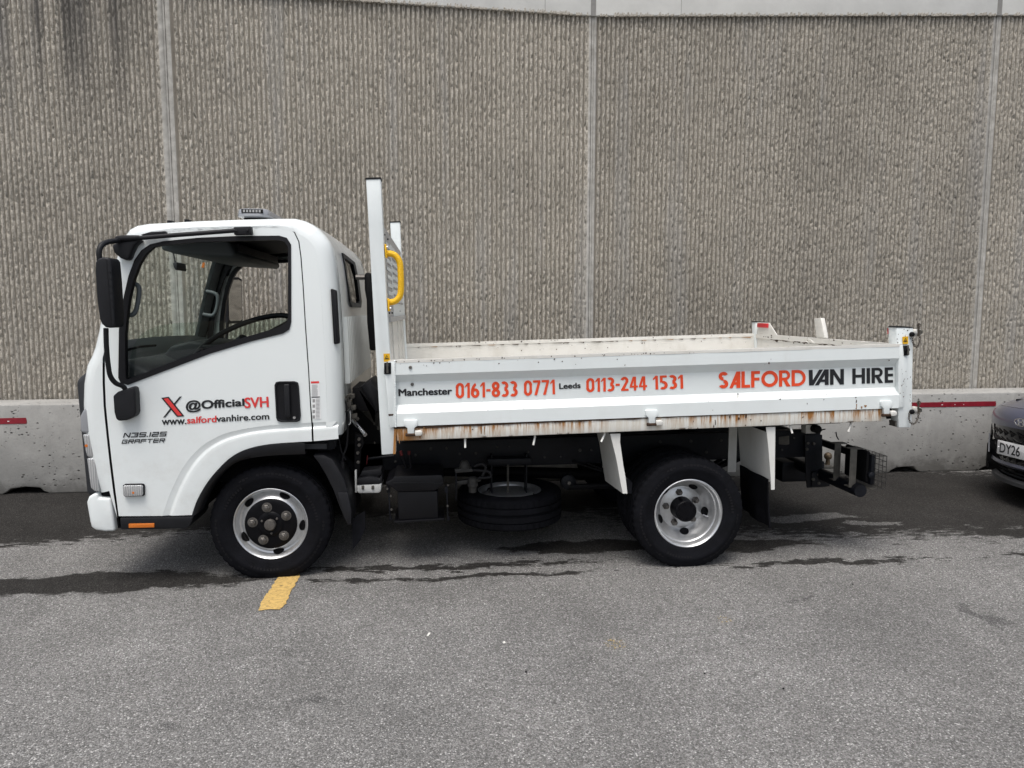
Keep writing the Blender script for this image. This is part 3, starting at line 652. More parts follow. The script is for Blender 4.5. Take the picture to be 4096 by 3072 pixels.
w_in = T(Z1, [(376, 1300), (372, 1130), (371, 985), (383, 850), (398, 725), (428, 590), (470, 470), (516, 395), (570, 346), (650, 330), (900, 308), (1180, 298), (1490, 293), (1540, 305), (1566, 345), (1569, 600), (1570, 870), (1556, 908), (1505, 938), (1285, 1002), (985, 1092), (690, 1206), (500, 1282), (410, 1318), (382, 1322)], SY)
fa = [(640, 1043), (700, 870), (790, 690), (890, 565), (1000, 482), (1150, 420), (1400, 376), (1742, 352)]
faC = bez([Q(Z2(*p), SY) for p in fa], 5)
dsk = shrink(door_poly, GAPW*.5); dsk = dsk[:len(d_front)+len(d_top)]+[(dsk[len(d_front)+len(d_top)-1][0]+.004, faC[-1][1])]+faC[::-1][1:]
door = skin([dsk, w_out[::-1]], 'door', 'cab_white', cab, ysk, nrm=1)
mird = lambda o: None
def both(mb, name, m, parent=cab, **k):
    build(mb, name, m, parent, **k); mm = MB(); mm.v = [(x, mir(y), z) for x, y, z in mb.v]; mm.f = list(mb.f); return build(mm, name, m, parent, **k)
far = skin([shrink(door_poly, GAPW*.5), w_out[::-1]], 'door', 'cab_white', cab, lambda x, z: mir(ysk(x, z)), maxlen=.2)
far.data.flip_normals()
out_line = [tuple(v) for v in inner]
# body side above and behind the door, and the corner panel in front of it
ctop = [tuple(inner[i]) for i in range(I_COWL, NF)]
hole = shrink(door_poly, -GAPW*.5)
nd = len(d_front)
qb = T(Z2, [(1932, 340), (1850, 345), (1752, 351)], SY)
door_edge = hole[7:nd+len(d_top)]          # from the cowl up, over the top and down the back
side_poly = ctop+qb+door_edge[::-1]
skin([side_poly], 'body_side', 'cab_white', cab, ysk, nrm=1)
o = skin([side_poly], 'body_side', 'cab_white', cab, lambda x, z: mir(ysk(x, z)), maxlen=.2); o.data.flip_normals()
front_edge = shrink(door_poly, -GAPW*1.6)[0:8]
corner = [tuple(inner[i]) for i in range(0, I_COWL+1)]+front_edge[::-1]
skin([corner], 'corner_panel', 'cab_white', cab, ysk, nrm=1)
o = skin([corner], 'corner_panel', 'cab_white', cab, lambda x, z: mir(ysk(x, z)), maxlen=.2); o.data.flip_normals()
# dark jamb behind the gaps
jam = shrink(door_poly, -.008); jin = shrink(door_poly, .03)
mb = MB().frame(jam, jin, SY+.040, SY+.06); both(mb, 'door_seal', 'black_trim', cab, smooth=0)
# window seal and panes
mb = MB().frame(w_out, w_in, 0, 1); mb.v = [(x, ysk(x, z)+(-.006 if y < .5 else .03), z) for x, y, z in mb.v]; both(mb, 'window_seal', 'black_trim', cab)
pane = T(C3, [(165, 1560), (215, 1280), (265, 1130), (330, 1030), (420, 965), (560, 912), (760, 882), (1000, 868), (1300, 855), (1600, 845), (2100, 840), (2100, 900), (2000, 945), (1600, 1040), (1200, 1165), (800, 1310), (450, 1440)], SY+.012)
build(MB().add([(x, ysk(x, z)+.012, z) for x, z in pane], [tuple(range(len(pane)))]), 'window_pane', 'glass_tint', cab, smooth=0)
build(MB().add([(x, mir(ysk(x, z))-.012, z) for x, z in pane], [tuple(range(len(pane)))]), 'window_pane', 'glass_tint', cab, smooth=0)
# wheel arch flare pressed into the door and the rear quarter
fb = [(690, 1042), (760, 860), (850, 690), (950, 572), (1060, 497), (1200, 447), (1400, 410), (1743, 386)]
fe = [(866, 1036), (906, 920), (976, 795), (1056, 695), (1151, 605), (1271, 545), (1451, 508), (1747, 489)]
def flare(ca, cb, ce, name, parent):
    A, B, E_ = [bez([Q(Z2(*p), SY) for p in c], 5) for c in (ca, cb, ce)]
    L = lambda P_, R_, t: [(a[0]*(1-t)+b[0]*t, a[1]*(1-t)+b[1]*t) for a, b in zip(P_, R_)]
    rw = [[(x, ysk(x, z)+d, z) for x, z in c] for c, d in ((L(A, B, -.02), 0.), (L(A, B, .06), .0005), (L(A, B, .75), .0085), (L(A, B, 1.), .0075), (L(B, E_, .07), .001), (L(B, E_, .13), -.0012), (L(B, E_, .3), -.0014), (E_, -.0012), (L(B, E_, 1.01), .004), (E_, .03))]
    mb = MB().grid(rw); both(mb, name, 'cab_white', parent, smooth=60)
flare(fa, fb, fe, 'arch_flare', cab)
flare([(1755, 351), (1850, 345), (1930, 340)], [(1756, 385), (1850, 377), (1940, 370)], [(1760, 488), (1850, 480), (1942, 471)], 'arch_flare', cab)
ti = [(915, 1012), (955, 915), (1015, 808), (1090, 720), (1185, 648), (1300, 612), (1465, 592), (1700, 582)]; to = [(866, 1040), (906, 922), (976, 797), (1056, 697), (1151, 607), (1271, 547), (1451, 510), (1700, 499)]
A, B = bez([Q(Z2(*p), SY) for p in to], 5), bez([Q(Z2(*p), SY) for p in ti], 5)
mb = MB().grid([[(x, SY-.014, z) for x, z in A], [(x, SY-.020, z) for x, z in A], [(x*.5+u*.5, SY-.022, z*.5+w_*.5) for (x, z), (u, w_) in zip(A, B)], [(x, SY-.006, z) for x, z in B], [(x, SY+.10, z) for x, z in B]])
both(mb, 'arch_trim', 'black_plastic', cab, smooth=60)
# inner wheel arch
wc = (FX, .33); arc = [(wc[0]+.455*cos(t), wc[1]+.43*sin(t)) for t in np.linspace(radians(-4), radians(176), 26)]
mb = MB().grid([[(x, y, z) for x, z in arc] for y in (SY+.07, SY+.62)]); both(mb, 'inner_arch', 'chassis_black', cab)
mb = MB().prism(arc, SY+.62, SY+.63); both(mb, 'arch_back', 'chassis_black', cab, smooth=0)
# door furniture
hp = T(Z2, [(1472, 75), (1482, 52), (1510, 46), (1620, 45), (1645, 55), (1652, 85), (1666, 300), (1660, 335), (1640, 345), (1520, 346), (1495, 338), (1485, 315)], SY)
hc = [(sum(p[0] for p in hp)/len(hp)), (sum(p[1] for p in hp)/len(hp))]
hin = [(hc[0]+(x-hc[0])*.86, hc[1]+(z-hc[1])*.92) for x, z in hp]
mb = MB().frame(hp, hin, SY-.010, SY+.004); build(mb, 'handle_surround', 'black_plastic', cab, bevel=.003)
build(MB().prism(hin, SY-.0015, SY+.002), 'handle_recess', 'black_trim', cab, smooth=0)
hb = T(Z2, [(1540, 68), (1582, 66), (1592, 300), (1584, 312), (1556, 312), (1548, 300)], SY-.01); build(MB().prism(hb, SY-.022, SY-.004), 'door_handle', 'black_plastic', cab, bevel=.006, seg=3)
c = Q(Z2(1618, 314), SY); build(MB().lathe([(.008, 0), (.008, -.004), (.0002, -.0045)], (c[0], SY-.001, c[1]), 'y', 16), 'door_lock', 'chrome', cab)
# side repeater
sp_ = T(Z2, [(356, 812), (372, 803), (500, 801), (513, 812), (514, 885), (500, 892), (372, 897), (360, 885)], SY); build(MB().prism(sp_, SY-.004, SY+.006), 'repeater_base', 'black_trim', cab, smooth=0)
sp2 = [(hc_[0], hc_[1]) for hc_ in shrink(sp_, .005)]; build(MB().prism(sp2, SY-.020, SY-.003), 'side_repeater', 'clear_lens', cab, bevel=.007, seg=3)
c = Q(Z2(440, 862), SY); build(MB().lathe([(.007, 0), (.006, -.002), (.0002, -.002)], (c[0], SY-.0192, c[1]), 'y', 14), 'repeater_bulb', 'amber', cab)
# step below the door
st = T(Z2, [(326, 1056), (868, 1047), (862, 1080), (838, 1124), (806, 1137), (332, 1144)], SY); both(MB().prism(st, SY+.004, SY+.30), 'step', 'black_plastic', cab, bevel=.008)
tr = MB(); a = Q(Z2(345, 1052), SY); b = Q(Z2(862, 1044), SY)
for k in range(26):
    x = a[0]+(b[0]-a[0])*k/25; z = a[1]+(b[1]-a[1])*k/25; tr.box(x-.004, x+.004, SY+.008, SY+.028, z-.006, z+.003)
tag(build(tr, 'step_tread', 'black_plastic', cab, smooth=0), kind='stuff')
am = T(Z2, [(396, 1097), (584, 1093), (585, 1124), (396, 1128)], SY); build(MB().prism(am, SY-.002, SY+.006), 'amber_reflector', 'amber', cab, bevel=.002)
# bumper, lamps
bm_ = T(Z2, [(88, 935), (104, 896), (135, 876), (172, 866), (176, 905), (267, 906), (281, 1000), (299, 1150), (230, 1153), (150, 1142), (122, 1118), (112, 1080), (96, 990)], SY+.02)
build(MB().prism(bm_, SY+.012, mir(SY+.012)), 'bumper', 'cab_white', cab, bevel=.022, seg=3)
bk = T(Z2, [(150, 862), (290, 862), (318, 1048), (330, 1130), (270, 1120)], SY+.05); build(MB().prism(bk, SY+.05, mir(SY+.05)), 'bumper_carrier', 'chassis_black', cab, smooth=0)
def lamp(pts, name, m, d=.012):
    P = T(Z2, pts, SY+.03); mb = MB().prism(P, SY+d, SY+.26); both(mb, name, m, cab, bevel=.010, seg=3)
lamp([(68, 262), (80, 243), (118, 246), (132, 270), (147, 424), (62, 424), (50, 408), (47, 300)], 'corner_lamp', 'lens_grey')
lamp([(66, 432), (140, 432), (150, 470), (164, 602), (100, 602), (86, 560)], 'indicator', 'clear_lens')
lamp([(96, 608), (162, 608), (172, 660), (190, 858), (152, 852), (124, 830), (114, 760)], 'headlamp', 'clear_lens')
c = Q(Z2(88, 520), SY+.02); build(MB().lathe([(.009, 0), (.008, -.002), (.0002, -.002)], (c[0], SY+.0128, c[1]), 'y', 14), 'indicator_bulb', 'amber', cab)
# ------------------------------------------------------------------ mirrors and stays
mh = T(Z1, [(146, 520), (150, 458), (168, 432), (205, 420), (248, 424), (262, 450), (276, 600), (286, 760), (292, 900), (288, 935), (262, 946), (222, 938), (196, 915), (180, 880), (160, 740)], SY-.24)
mm_ = MB().prism(mh, SY-.24, SY-.12)
build(mm_, 'mirror_housing', 'black_plastic', cab, bevel=.025, seg=3)
sm = T(Z1, [(226, 440), (231, 440), (268, 925), (262, 925)], SY-.245); build(MB().prism(sm, SY-.2415, SY-.235), 'mirror_seam', 'black_trim', cab, smooth=0)
for k in range(6):
    p = Z1(258+5*k, 530+52*k); c = Q(p, SY-.24); build(MB().box(c[0]-.010, c[0]+.006, SY-.2415, SY-.235, c[1]-.0015, c[1]+.0015), 'housing_rib', 'black_trim', cab, smooth=0)
fx = max(p[0] for p in mh); gz0, gz1 = min(p[1] for p in mh)+.03, max(p[1] for p in mh)-.03
build(MB().add([(fx-.008, SY-.225, gz0), (fx-.008, SY-.135, gz0), (fx-.03, SY-.135, gz1), (fx-.03, SY-.225, gz1)], [(0, 1, 2, 3)]), 'mirror_glass_backing', 'mirror_glass', cab, smooth=0)
fm1 = T(C3, [(1300, 430), (1312, 365), (1345, 346), (1480, 344), (1545, 360), (1568, 440), (1572, 830), (1540, 872), (1350, 880), (1325, 850)], 6.14)
build(MB().prism(T(C3, [(1302, 430), (1314, 365), (1345, 346), (1400, 344), (1412, 872), (1350, 880), (1325, 850)], 6.16), 6.14, 6.26), 'mirror_shell', 'black_plastic', cab, bevel=.012, seg=3)
def on_mirror(p): Y_ = 6.10+.18*(p[0]-1392)/170; x, z = Q(C3(*p), Y_); return Vector((x, Y_, z))     # far mirror looks back along the wall
fm2 = [on_mirror(p) for p in ((1392, 380), (1408, 360), (1520, 358), (1550, 376), (1562, 830), (1545, 852), (1425, 858), (1405, 840))]; cmm = sum(fm2, Vector())/8; nmm = Vector((.9, -.43, 0)).normalized()
build(MB().loops([[p+nmm*.003 for p in fm2], [p for p in fm2]]), 'mirror_face', 'mirror_glass_dim', cab, smooth=0)
build(MB().loops([[cmm+(p-cmm)*k-nmm*d for p in fm2] for k, d in ((1.09, -.001), (1.13, .01), (1.10, .05), (.92, .085))]), 'mirror_housing', 'black_plastic', cab, smooth=40)
def path(f, pts, ys): return [(*[Q(f(*p), y)][0][:1], y, Q(f(*p), y)[1]) for p, y in zip(pts, ys)]
def stay(pts, ys, r, name='mirror_stay', f=Z1, n=10): both(MB().tube(bez(path(f, pts, ys), 5), r, n), name, 'black_plastic', cab, smooth=60)
stay([(182, 450), (178, 380), (200, 330), (250, 308), (330, 298)], [SY-.18, SY-.18, SY-.16, SY-.11, SY-.03], .014)
stay([(330, 292), (480, 280), (700, 262), (950, 243), (1180, 225)], [SY-.03, SY-.035, SY-.035, SY-.035, SY-.02], .0125, 'gutter_bar')
pb = T(Z1, [(1170, 200), (1302, 196), (1306, 255), (1175, 258)], SY-.02); both(MB().prism(pb, SY-.03, SY+.01), 'stay_bracket', 'black_plastic', cab, bevel=.005)
for p in ((1188, 229), (1271, 226)): c = Q(Z1(*p), SY-.03); build(MB().lathe([(.008, 0), (.007, -.004), (.0002, -.006)], (c[0], SY-.03, c[1]), 'y', 12), 'bracket_screw', 'black_trim', cab)
pc = T(Z1, [(285, 335), (330, 310), (500, 292), (450, 340), (425, 395), (410, 440), (385, 445), (345, 430), (300, 390)], SY-.01); both(MB().prism(pc, SY-.035, SY+.03), 'stay_foot', 'black_plastic', cab, bevel=.012, seg=3)
pd = T(Z1, [(310, 268), (370, 262), (490, 262), (500, 292), (340, 305), (305, 295)], SY-.02); both(MB().prism(pd, SY-.05, SY-.005), 'stay_clamp', 'black_plastic', cab, bevel=.01)
pe = T(Z1, [(490, 256), (560, 236), (670, 230), (680, 245), (600, 255), (520, 272)], SY-.005); both(MB().prism(pe, SY-.016, SY+.01), 'door_hook', 'black_plastic', cab, bevel=.003)
stay([(228, 945), (232, 1080), (245, 1220), (262, 1300), (300, 1350), (350, 1372), (372, 1400), (375, 1450)], [SY-.17, SY-.16, SY-.14, SY-.12, SY-.09, SY-.06, SY-.045, SY-.04], .013)
pf = T(Z1, [(296, 1440), (330, 1410), (430, 1375), (452, 1380), (460, 1420), (466, 1560), (455, 1590), (400, 1618), (340, 1625), (318, 1610), (305, 1560)], SY-.03); both(MB().prism(pf, SY-.06, SY+.008), 'stay_base', 'black_plastic', cab, bevel=.014, seg=3)
# ------------------------------------------------------------------ rear quarter vent, warning labels
pv = T(E4, [(197, 985), (210, 980), (250, 995), (258, 1010), (292, 1580), (285, 1590), (240, 1596), (232, 1585)], SY+.0); build(MB().prism(pv, SY+.010, SY+.06), 'air_vent', 'black_trim', cab, bevel=.005)
pv2 = T(E4, [(213, 1000), (224, 998), (262, 1575), (250, 1578)], SY+.0); build(MB().prism(pv2, SY+.007, SY+.011), 'vent_slot', 'black_plastic', cab, smooth=0)
def decal(f, q, name, m, parent, d=.0022, yf=ysk): P = T(f, q, SY); return build(MB().add([(x, yf(x, z)-d, z) for x, z in P], [tuple(range(len(P)))]), name, m, parent, smooth=0)
lab = decal(Z2, [(1739, 47), (1800, 45), (1815, 324), (1757, 328)], 'warning_label', 'vinyl_white', cab)
decal(Z2, [(1739, 47), (1800, 45), (1801, 60), (1740, 62)], 'label_header', 'vinyl_red', lab if 0 else cab, .003)
decal(Z2, [(1745, 160), (1806, 158), (1806, 165), (1745, 167)], 'label_rule', 'vinyl_black', cab, .003)
lt = MB()
for k in range(11):
    P = T(Z2, [(1747, 72+8*k), (1795-random.random()*14, 71+8*k), (1795-random.random()*14, 74+8*k), (1747, 75+8*k)], SY); lt.add([(x, ysk(x, z)-.003, z) for x, z in P], [(0, 1, 2, 3)])
for k in range(15):
    P = T(Z2, [(1776, 175+10*k), (1805, 174+10*k), (1805, 178+10*k), (1776, 179+10*k)], SY); lt.add([(x, ysk(x, z)-.003, z) for x, z in P], [(0, 1, 2, 3)])
    if k % 4 == 0:
        P = T(Z2, [(1752, 178+10*k), (1770, 177+10*k), (1770, 200+10*k), (1752, 201+10*k)], SY); lt.add([(x, ysk(x, z)-.003, z) for x, z in P], [(0, 1, 2, 3)])
tag(build(lt, 'label_print', 'vinyl_grey', cab, smooth=0), kind='stuff')
# ------------------------------------------------------------------ cab lettering
def squared(s_, w_=.21, W=1.25, gap=.22):         # squared-off extended capitals drawn with bars
    v, f = [], []; x0_ = 0
    H = {'t': (0, 1-w_, W, 1), 'b': (0, 0, W, w_), 'm': (0, .5-w_/2, W, .5+w_/2), 'L': (0, 0, w_, 1), 'R': (W-w_, 0, W, 1), 'u': (0, .5, w_, 1), 'd': (0, 0, w_, .5), 'U': (W-w_, .5, W, 1), 'D': (W-w_, 0, W, .5), 'c': (W/2-w_/2, 0, W/2+w_/2, 1), 'h': (W*.45, .5-w_/2, W, .5+w_/2), 'p': (0, 0, w_*1.1, w_*1.1), 'i': (0, 0, w_*1.1, 1), 'f': (0, 1-w_, w_*2, 1)}
    K = {'N': 'LR\\', '3': 'tbhR', '5': 'tumDb', '1': 'i', '2': 'tUmdb', '.': 'p', 'G': 'tLbDh', 'R': 'LtUm/', 'A': 'LtRm', 'F': 'Ltm', 'T': 'tc', 'E': 'Ltmb'}
    for c_ in s_:
        for k in K[c_]:
            if k == '\\': q = [(0, 1), (w_*1.3, 1), (W, 0), (W-w_*1.3, 0)]
            elif k == '/': q = [(W*.45, .45), (W*.45+w_*1.4, .45), (W, 0), (W-w_*1.4, 0)]
            else: a_, b_, c2, d_ = H[k]; q = [(a_, b_), (c2, b_), (c2, d_), (a_, d_)]
            f.append(tuple(range(len(v), len(v)+4))); v += [(x0_+p[0], p[1]) for p in q]
        x0_ += (w_*1.1 if c_ in '.1' else W)+gap
    return v, f
def on_door(d): return lambda x, z: ysk(x, z)-d
def quad(f, bl, br, tr_, tl, Y=SY): return [Q(f(*p), Y) for p in (bl, br, tr_, tl)]
lettering('@Official', quad(Z2, (822, 278), (1248, 240), (1246, 172), (820, 190)), on_door(.0026), 'lettering', 'vinyl_black', cab, .052)
lettering('SVH', quad(Z2, (1254, 243), (1427, 235), (1423, 160), (1252, 168)), on_door(.0026), 'lettering', 'vinyl_red', cab, .05)
lettering('www.', quad(Z2, (642, 368), (822, 362), (822, 326), (642, 333)), on_door(.0026), 'lettering', 'vinyl_black', cab, .06)
lettering('salford', quad(Z2, (828, 358), (1042, 347), (1042, 300), (828, 310)), on_door(.0026), 'lettering', 'vinyl_red', cab, .05)
lettering('vanhire.com', quad(Z2, (1044, 345), (1432, 326), (1430, 280), (1044, 300)), on_door(.0026), 'lettering', 'vinyl_black', cab, .05)
lettering('', quad(Z2, (354, 462), (670, 452), (680, 416), (364, 427)), on_door(.0026), 'lettering', 'vinyl_black', cab, 0, squared('N35.125'))
lettering('', quad(Z2, (343, 507), (658, 497), (667, 466), (352, 477)), on_door(.0026), 'lettering', 'vinyl_black', cab, 0, squared('GRAFTER'))
decal(Z2, [(637, 168), (692, 160), (808, 304), (752, 308)], 'emblem_stroke', 'vinyl_black', cab, .0026)
decal(Z2, [(655, 175), (687, 170), (790, 297), (760, 300)], 'emblem_fill', 'vinyl_red', cab, .0034)
decal(Z2, [(772, 159), (789, 158), (736, 222), (728, 212)], 'emblem_stroke', 'vinyl_black', cab, .0026)
decal(Z2, [(650, 313), (666, 312), (716, 250), (708, 240)], 'emblem_stroke', 'vinyl_black', cab, .0026)
# ------------------------------------------------------------------ light bar
lb = holder('light_bar', truck)
x0, z0 = Q(Z1(1182, 118), 4.42); x1, z1 = Q(Z1(1425, 62), 4.42)
def stad(xa, xb, ya, yb, r, n=6): return rrect(xa, xb, ya, yb, r, n)
sh = stad(x0, x1, 4.42, mir(4.42), .06)
build(MB().prism(stad(x0+.02, x1-.03, 4.50, mir(4.5), .03), Q(Z1(1300, 140), 4.45)[1]-.04, z0+.004, 'z'), 'light_bar_foot', 'chassis_black', lb)
build(MB().prism(sh, z0, z0+(z1-z0)*.34, 'z'), 'light_bar_base', 'lens_grey', lb, bevel=.005)
lens = MB().loops([[(x, y, z) for x, y in stad(x0+i, x1-i, 4.42+i, mir(4.42)-i, .06-i)] for i, z in ((.002, z0+(z1-z0)*.34), (.004, z0+(z1-z0)*.85), (.014, z1))]); build(lens, 'light_bar_lens', 'lens_grey', lb, smooth=50)
for k in range(6): build(MB().box(x0+.045+k*.018, x0+.056+k*.018, 4.4200, 4.4225, z0+(z1-z0)*.50, z0+(z1-z0)*.80), 'led', 'vinyl_grey', lb, smooth=0)
build(MB().box(x0+.035, x0+.16, 4.4210, 4.4240, z0+(z1-z0)*.40, z0+(z1-z0)*.88), 'led_panel', 'chassis_black', lb, smooth=0)
for p in ((700, 160), (828, 153)): c = Q(Z1(*p), SY+.1); build(MB().box(c[0]-.012, c[0]+.012, SY+.09, SY+.13, c[1]-.02, c[1]+.006), 'roof_stud', 'black_trim', lb, smooth=0)
# ------------------------------------------------------------------ cab interior
it = holder('cab_interior', truck)
def inrow(i, d): 
    p = Vector(Fo[i])-Nn[i]*d; return [(p.x, SY+.07, p.y), (p.x, mir(SY+.07), p.y)]
build(MB().grid([inrow(i, .05) for i in range(I_HEAD, I_RT+2)]), 'headliner', 'headliner', it, smooth=60)
zf = Q(Z2(500, 1046), SY)[1]
build(MB().box(-1.9, -.66, SY+.05, mir(SY+.05), zf+.36, zf+.39), 'floor', 'interior_dark', it, smooth=0)
xb_ = -.70
rear_skin([[(SY+.09, zt_-.06), (mir(SY+.09), zt_-.06), (mir(SY+.09), zf+.37), (SY+.09, zf+.37)], wo[::-1]], 'rear_lining', 'interior_dark', it, -.05)
dl = [p for p in w_out[18:]]+[w_out[0]]
low = [(p[0], p[1]-.01) for p in w_out[16:]]+[(w_out[0][0]+.02, w_out[0][1])]
trimp = low+[Q(Z2(330, 900), SY), Q(Z2(700, 900), SY), Q(Z2(1000, 600), SY), Q(Z2(1730, 460), SY)]
both(MB().prism(trimp, SY+.075, SY+.085), 'door_lining', 'interior_dark', it, smooth=0)
bp_ = T(Z1, [(1572, 300), (1680, 330), (1720, 1200), (1735, 1500), (1600, 1500), (1598, 930)], SY); both(MB().prism(bp_, SY+.035, SY+.08), 'pillar_lining', 'interior_dark', it, smooth=0)
# windscreen pillars from inside
for s_ in (0, 1):
    fy = (lambda y: y) if s_ == 0 else mir
    prw = []
    for i in range(I_COWL, I_HEAD+1):
        p, n_ = Vector(Fo[i]), Nn[i]; q = p-n_*.02; q2 = p-n_*.055
        prw.append([(q.x, fy(SY+.135), q.y), (q.x+.0, fy(SY+.05), q.y), (q2.x, fy(SY+.045), q2.y), (q2.x, fy(SY+.085), q2.y)])
    build(MB().loops(prw), 'pillar_trim', 'interior_grey', it, smooth=50)
# grab handles on both pillars
def handle(pts, Y, r, name='grab_handle'): build(MB().tube(bez([(*Q(C3(*p), Y)[:1], Y, Q(C3(*p), Y)[1]) for p in pts], 5), r, 8), name, 'interior_grey', it, smooth=60)
handle([(170, 405), (240, 400), (300, 425), (322, 480), (310, 600), (285, 720), (240, 780), (165, 785)], SY+.10, .013)
handle([(1130, 500), (1210, 515), (1262, 550), (1272, 620), (1250, 730), (1215, 785), (1170, 790), (1090, 775)], mir(SY+.13), .015)
# dash, cluster hood, wheel, column
dz = Q(C3(400, 1170), 5.0)[1]
dp_ = [(-2.02, zf+.1), (-2.04, 1.17), (-1.93, 1.262), (-1.75, 1.275), (-1.62, 1.21), (-1.54, 1.10), (-1.50, .85), (-1.62, zf+.1)]
build(MB().prism(dp_, SY+.09, mir(SY+.09)), 'dashboard', 'interior_dark', it, bevel=.03, seg=3)
hd = [(-1.80, 1.24), (-1.72, 1.335), (-1.60, 1.365), (-1.46, 1.35), (-1.40, 1.27), (-1.44, 1.16)]; build(MB().prism(hd, 4.75, 5.35), 'instrument_hood', 'interior_dark', it, bevel=.02, seg=3)
for k in range(4): build(MB().box(-1.64+.002, -1.60, SY+.12+k*.05, SY+.155+k*.05, 1.14, 1.195), 'air_outlet', 'black_trim', it, smooth=0)
build(MB().prism([(-1.53, 1.15), (-1.46, 1.22), (-1.42, 1.2), (-1.44, .95), (-1.53, .9)], 5.1, 5.4), 'centre_console', 'interior_dark', it, bevel=.01)
lwc = Vector((-1.215, 4.62, 1.37)); U = Vector((cos(radians(17)), 0, sin(radians(17)))); W_ = Vector((0, cos(radians(33)), sin(radians(33)))); 
ring = [lwc+U*.325*cos(t)+W_*.235*sin(t) for t in np.linspace(0, 2*pi, 49)]
mb = MB(); Nw = U.cross(W_).normalized(); rings = []
for k in range(48):
    p = ring[k]; rd = (p-lwc).normalized(); rings.append([p+(rd*cos(a)+Nw*sin(a))*.0175 for a in np.linspace(0, 2*pi, 9)[:-1]])
mb.loops(rings+[rings[0]], caps=False); build(mb, 'steering_wheel', 'black_plastic', it, smooth=60)
for a in (20, 160, 270): e = lwc+U*.31*cos(radians(a))+W_*.225*sin(radians(a)); build(MB().tube([lwc-Nw*.03, (lwc+e)/2-Nw*.015, e], .017, 8), 'wheel_spoke', 'black_plastic', it, smooth=60)
build(MB().tube([lwc-Nw*.0, Vector((-1.5, 4.75, 1.15))], .05, 14, .06), 'steering_column', 'interior_dark', it, smooth=60)
# overhead shelf, sun visor, inside mirror
shf = [(-1.66, 1.985), (-1.40, 2.0), (-1.28, 1.985), (-1.24, 1.90), (-1.27, 1.885), (-1.60, 1.905), (-1.68, 1.93)]; build(MB().prism(shf, 4.55, mir(SY+.10)), 'overhead_shelf', 'interior_grey', it, bevel=.02, seg=3)
build(MB().box(-1.25, -1.235, 4.62, 5.7, 1.925, 1.97), 'shelf_opening', 'black_trim', it, smooth=0)
mp_ = path(C3, [(730, 20), (745, 90), (760, 160)], [5.2, 5.2, 5.2]); build(MB().tube(mp_, .006, 6), 'mirror_stem', 'interior_dark', it)
mq = T(C3, [(745, 155), (795, 148), (802, 245), (775, 245), (752, 200)], 5.15); build(MB().prism(mq, 5.12, 5.30), 'inside_mirror', 'interior_dark', it, bevel=.006)
oq = T(C3, [(1088, 150), (1115, 152), (1105, 215), (1072, 210)], 5.80); build(MB().prism(oq, 5.80, 5.803), 'windscreen_sticker', 'amber', it, smooth=0)
# seats with head rests
for yc, nm in ((4.52, 0), (5.45, 1)):
    build(MB().box(-1.28, -.80, yc-.25, yc+.25, .92, 1.06), 'seat_cushion', 'interior_dark', it, bevel=.04, seg=3)
    build(MB().prism([(-.92, 1.02), (-.80, 1.0), (-.70, 1.52), (-.80, 1.56), (-.84, 1.50)], yc-.24, yc+.24), 'seat_back', 'interior_dark', it, bevel=.04, seg=3)
    build(MB().prism([(-.80, 1.58), (-.71, 1.56), (-.68, 1.76), (-.74, 1.79), (-.80, 1.76)], yc-.13, yc+.13), 'head_rest', 'interior_dark', it, bevel=.03, seg=3)
# wiper
build(MB().tube(path(C3, [(180, 1205), (330, 1165), (520, 1150)], [4.7, 4.8, 4.95]), .008, 6), 'wiper', 'black_trim', cab)
# ================================================================== tipper body
tip = holder('tipper_body', truck)
def zrk(x): return RAKE*(x-RAIL_L[0])
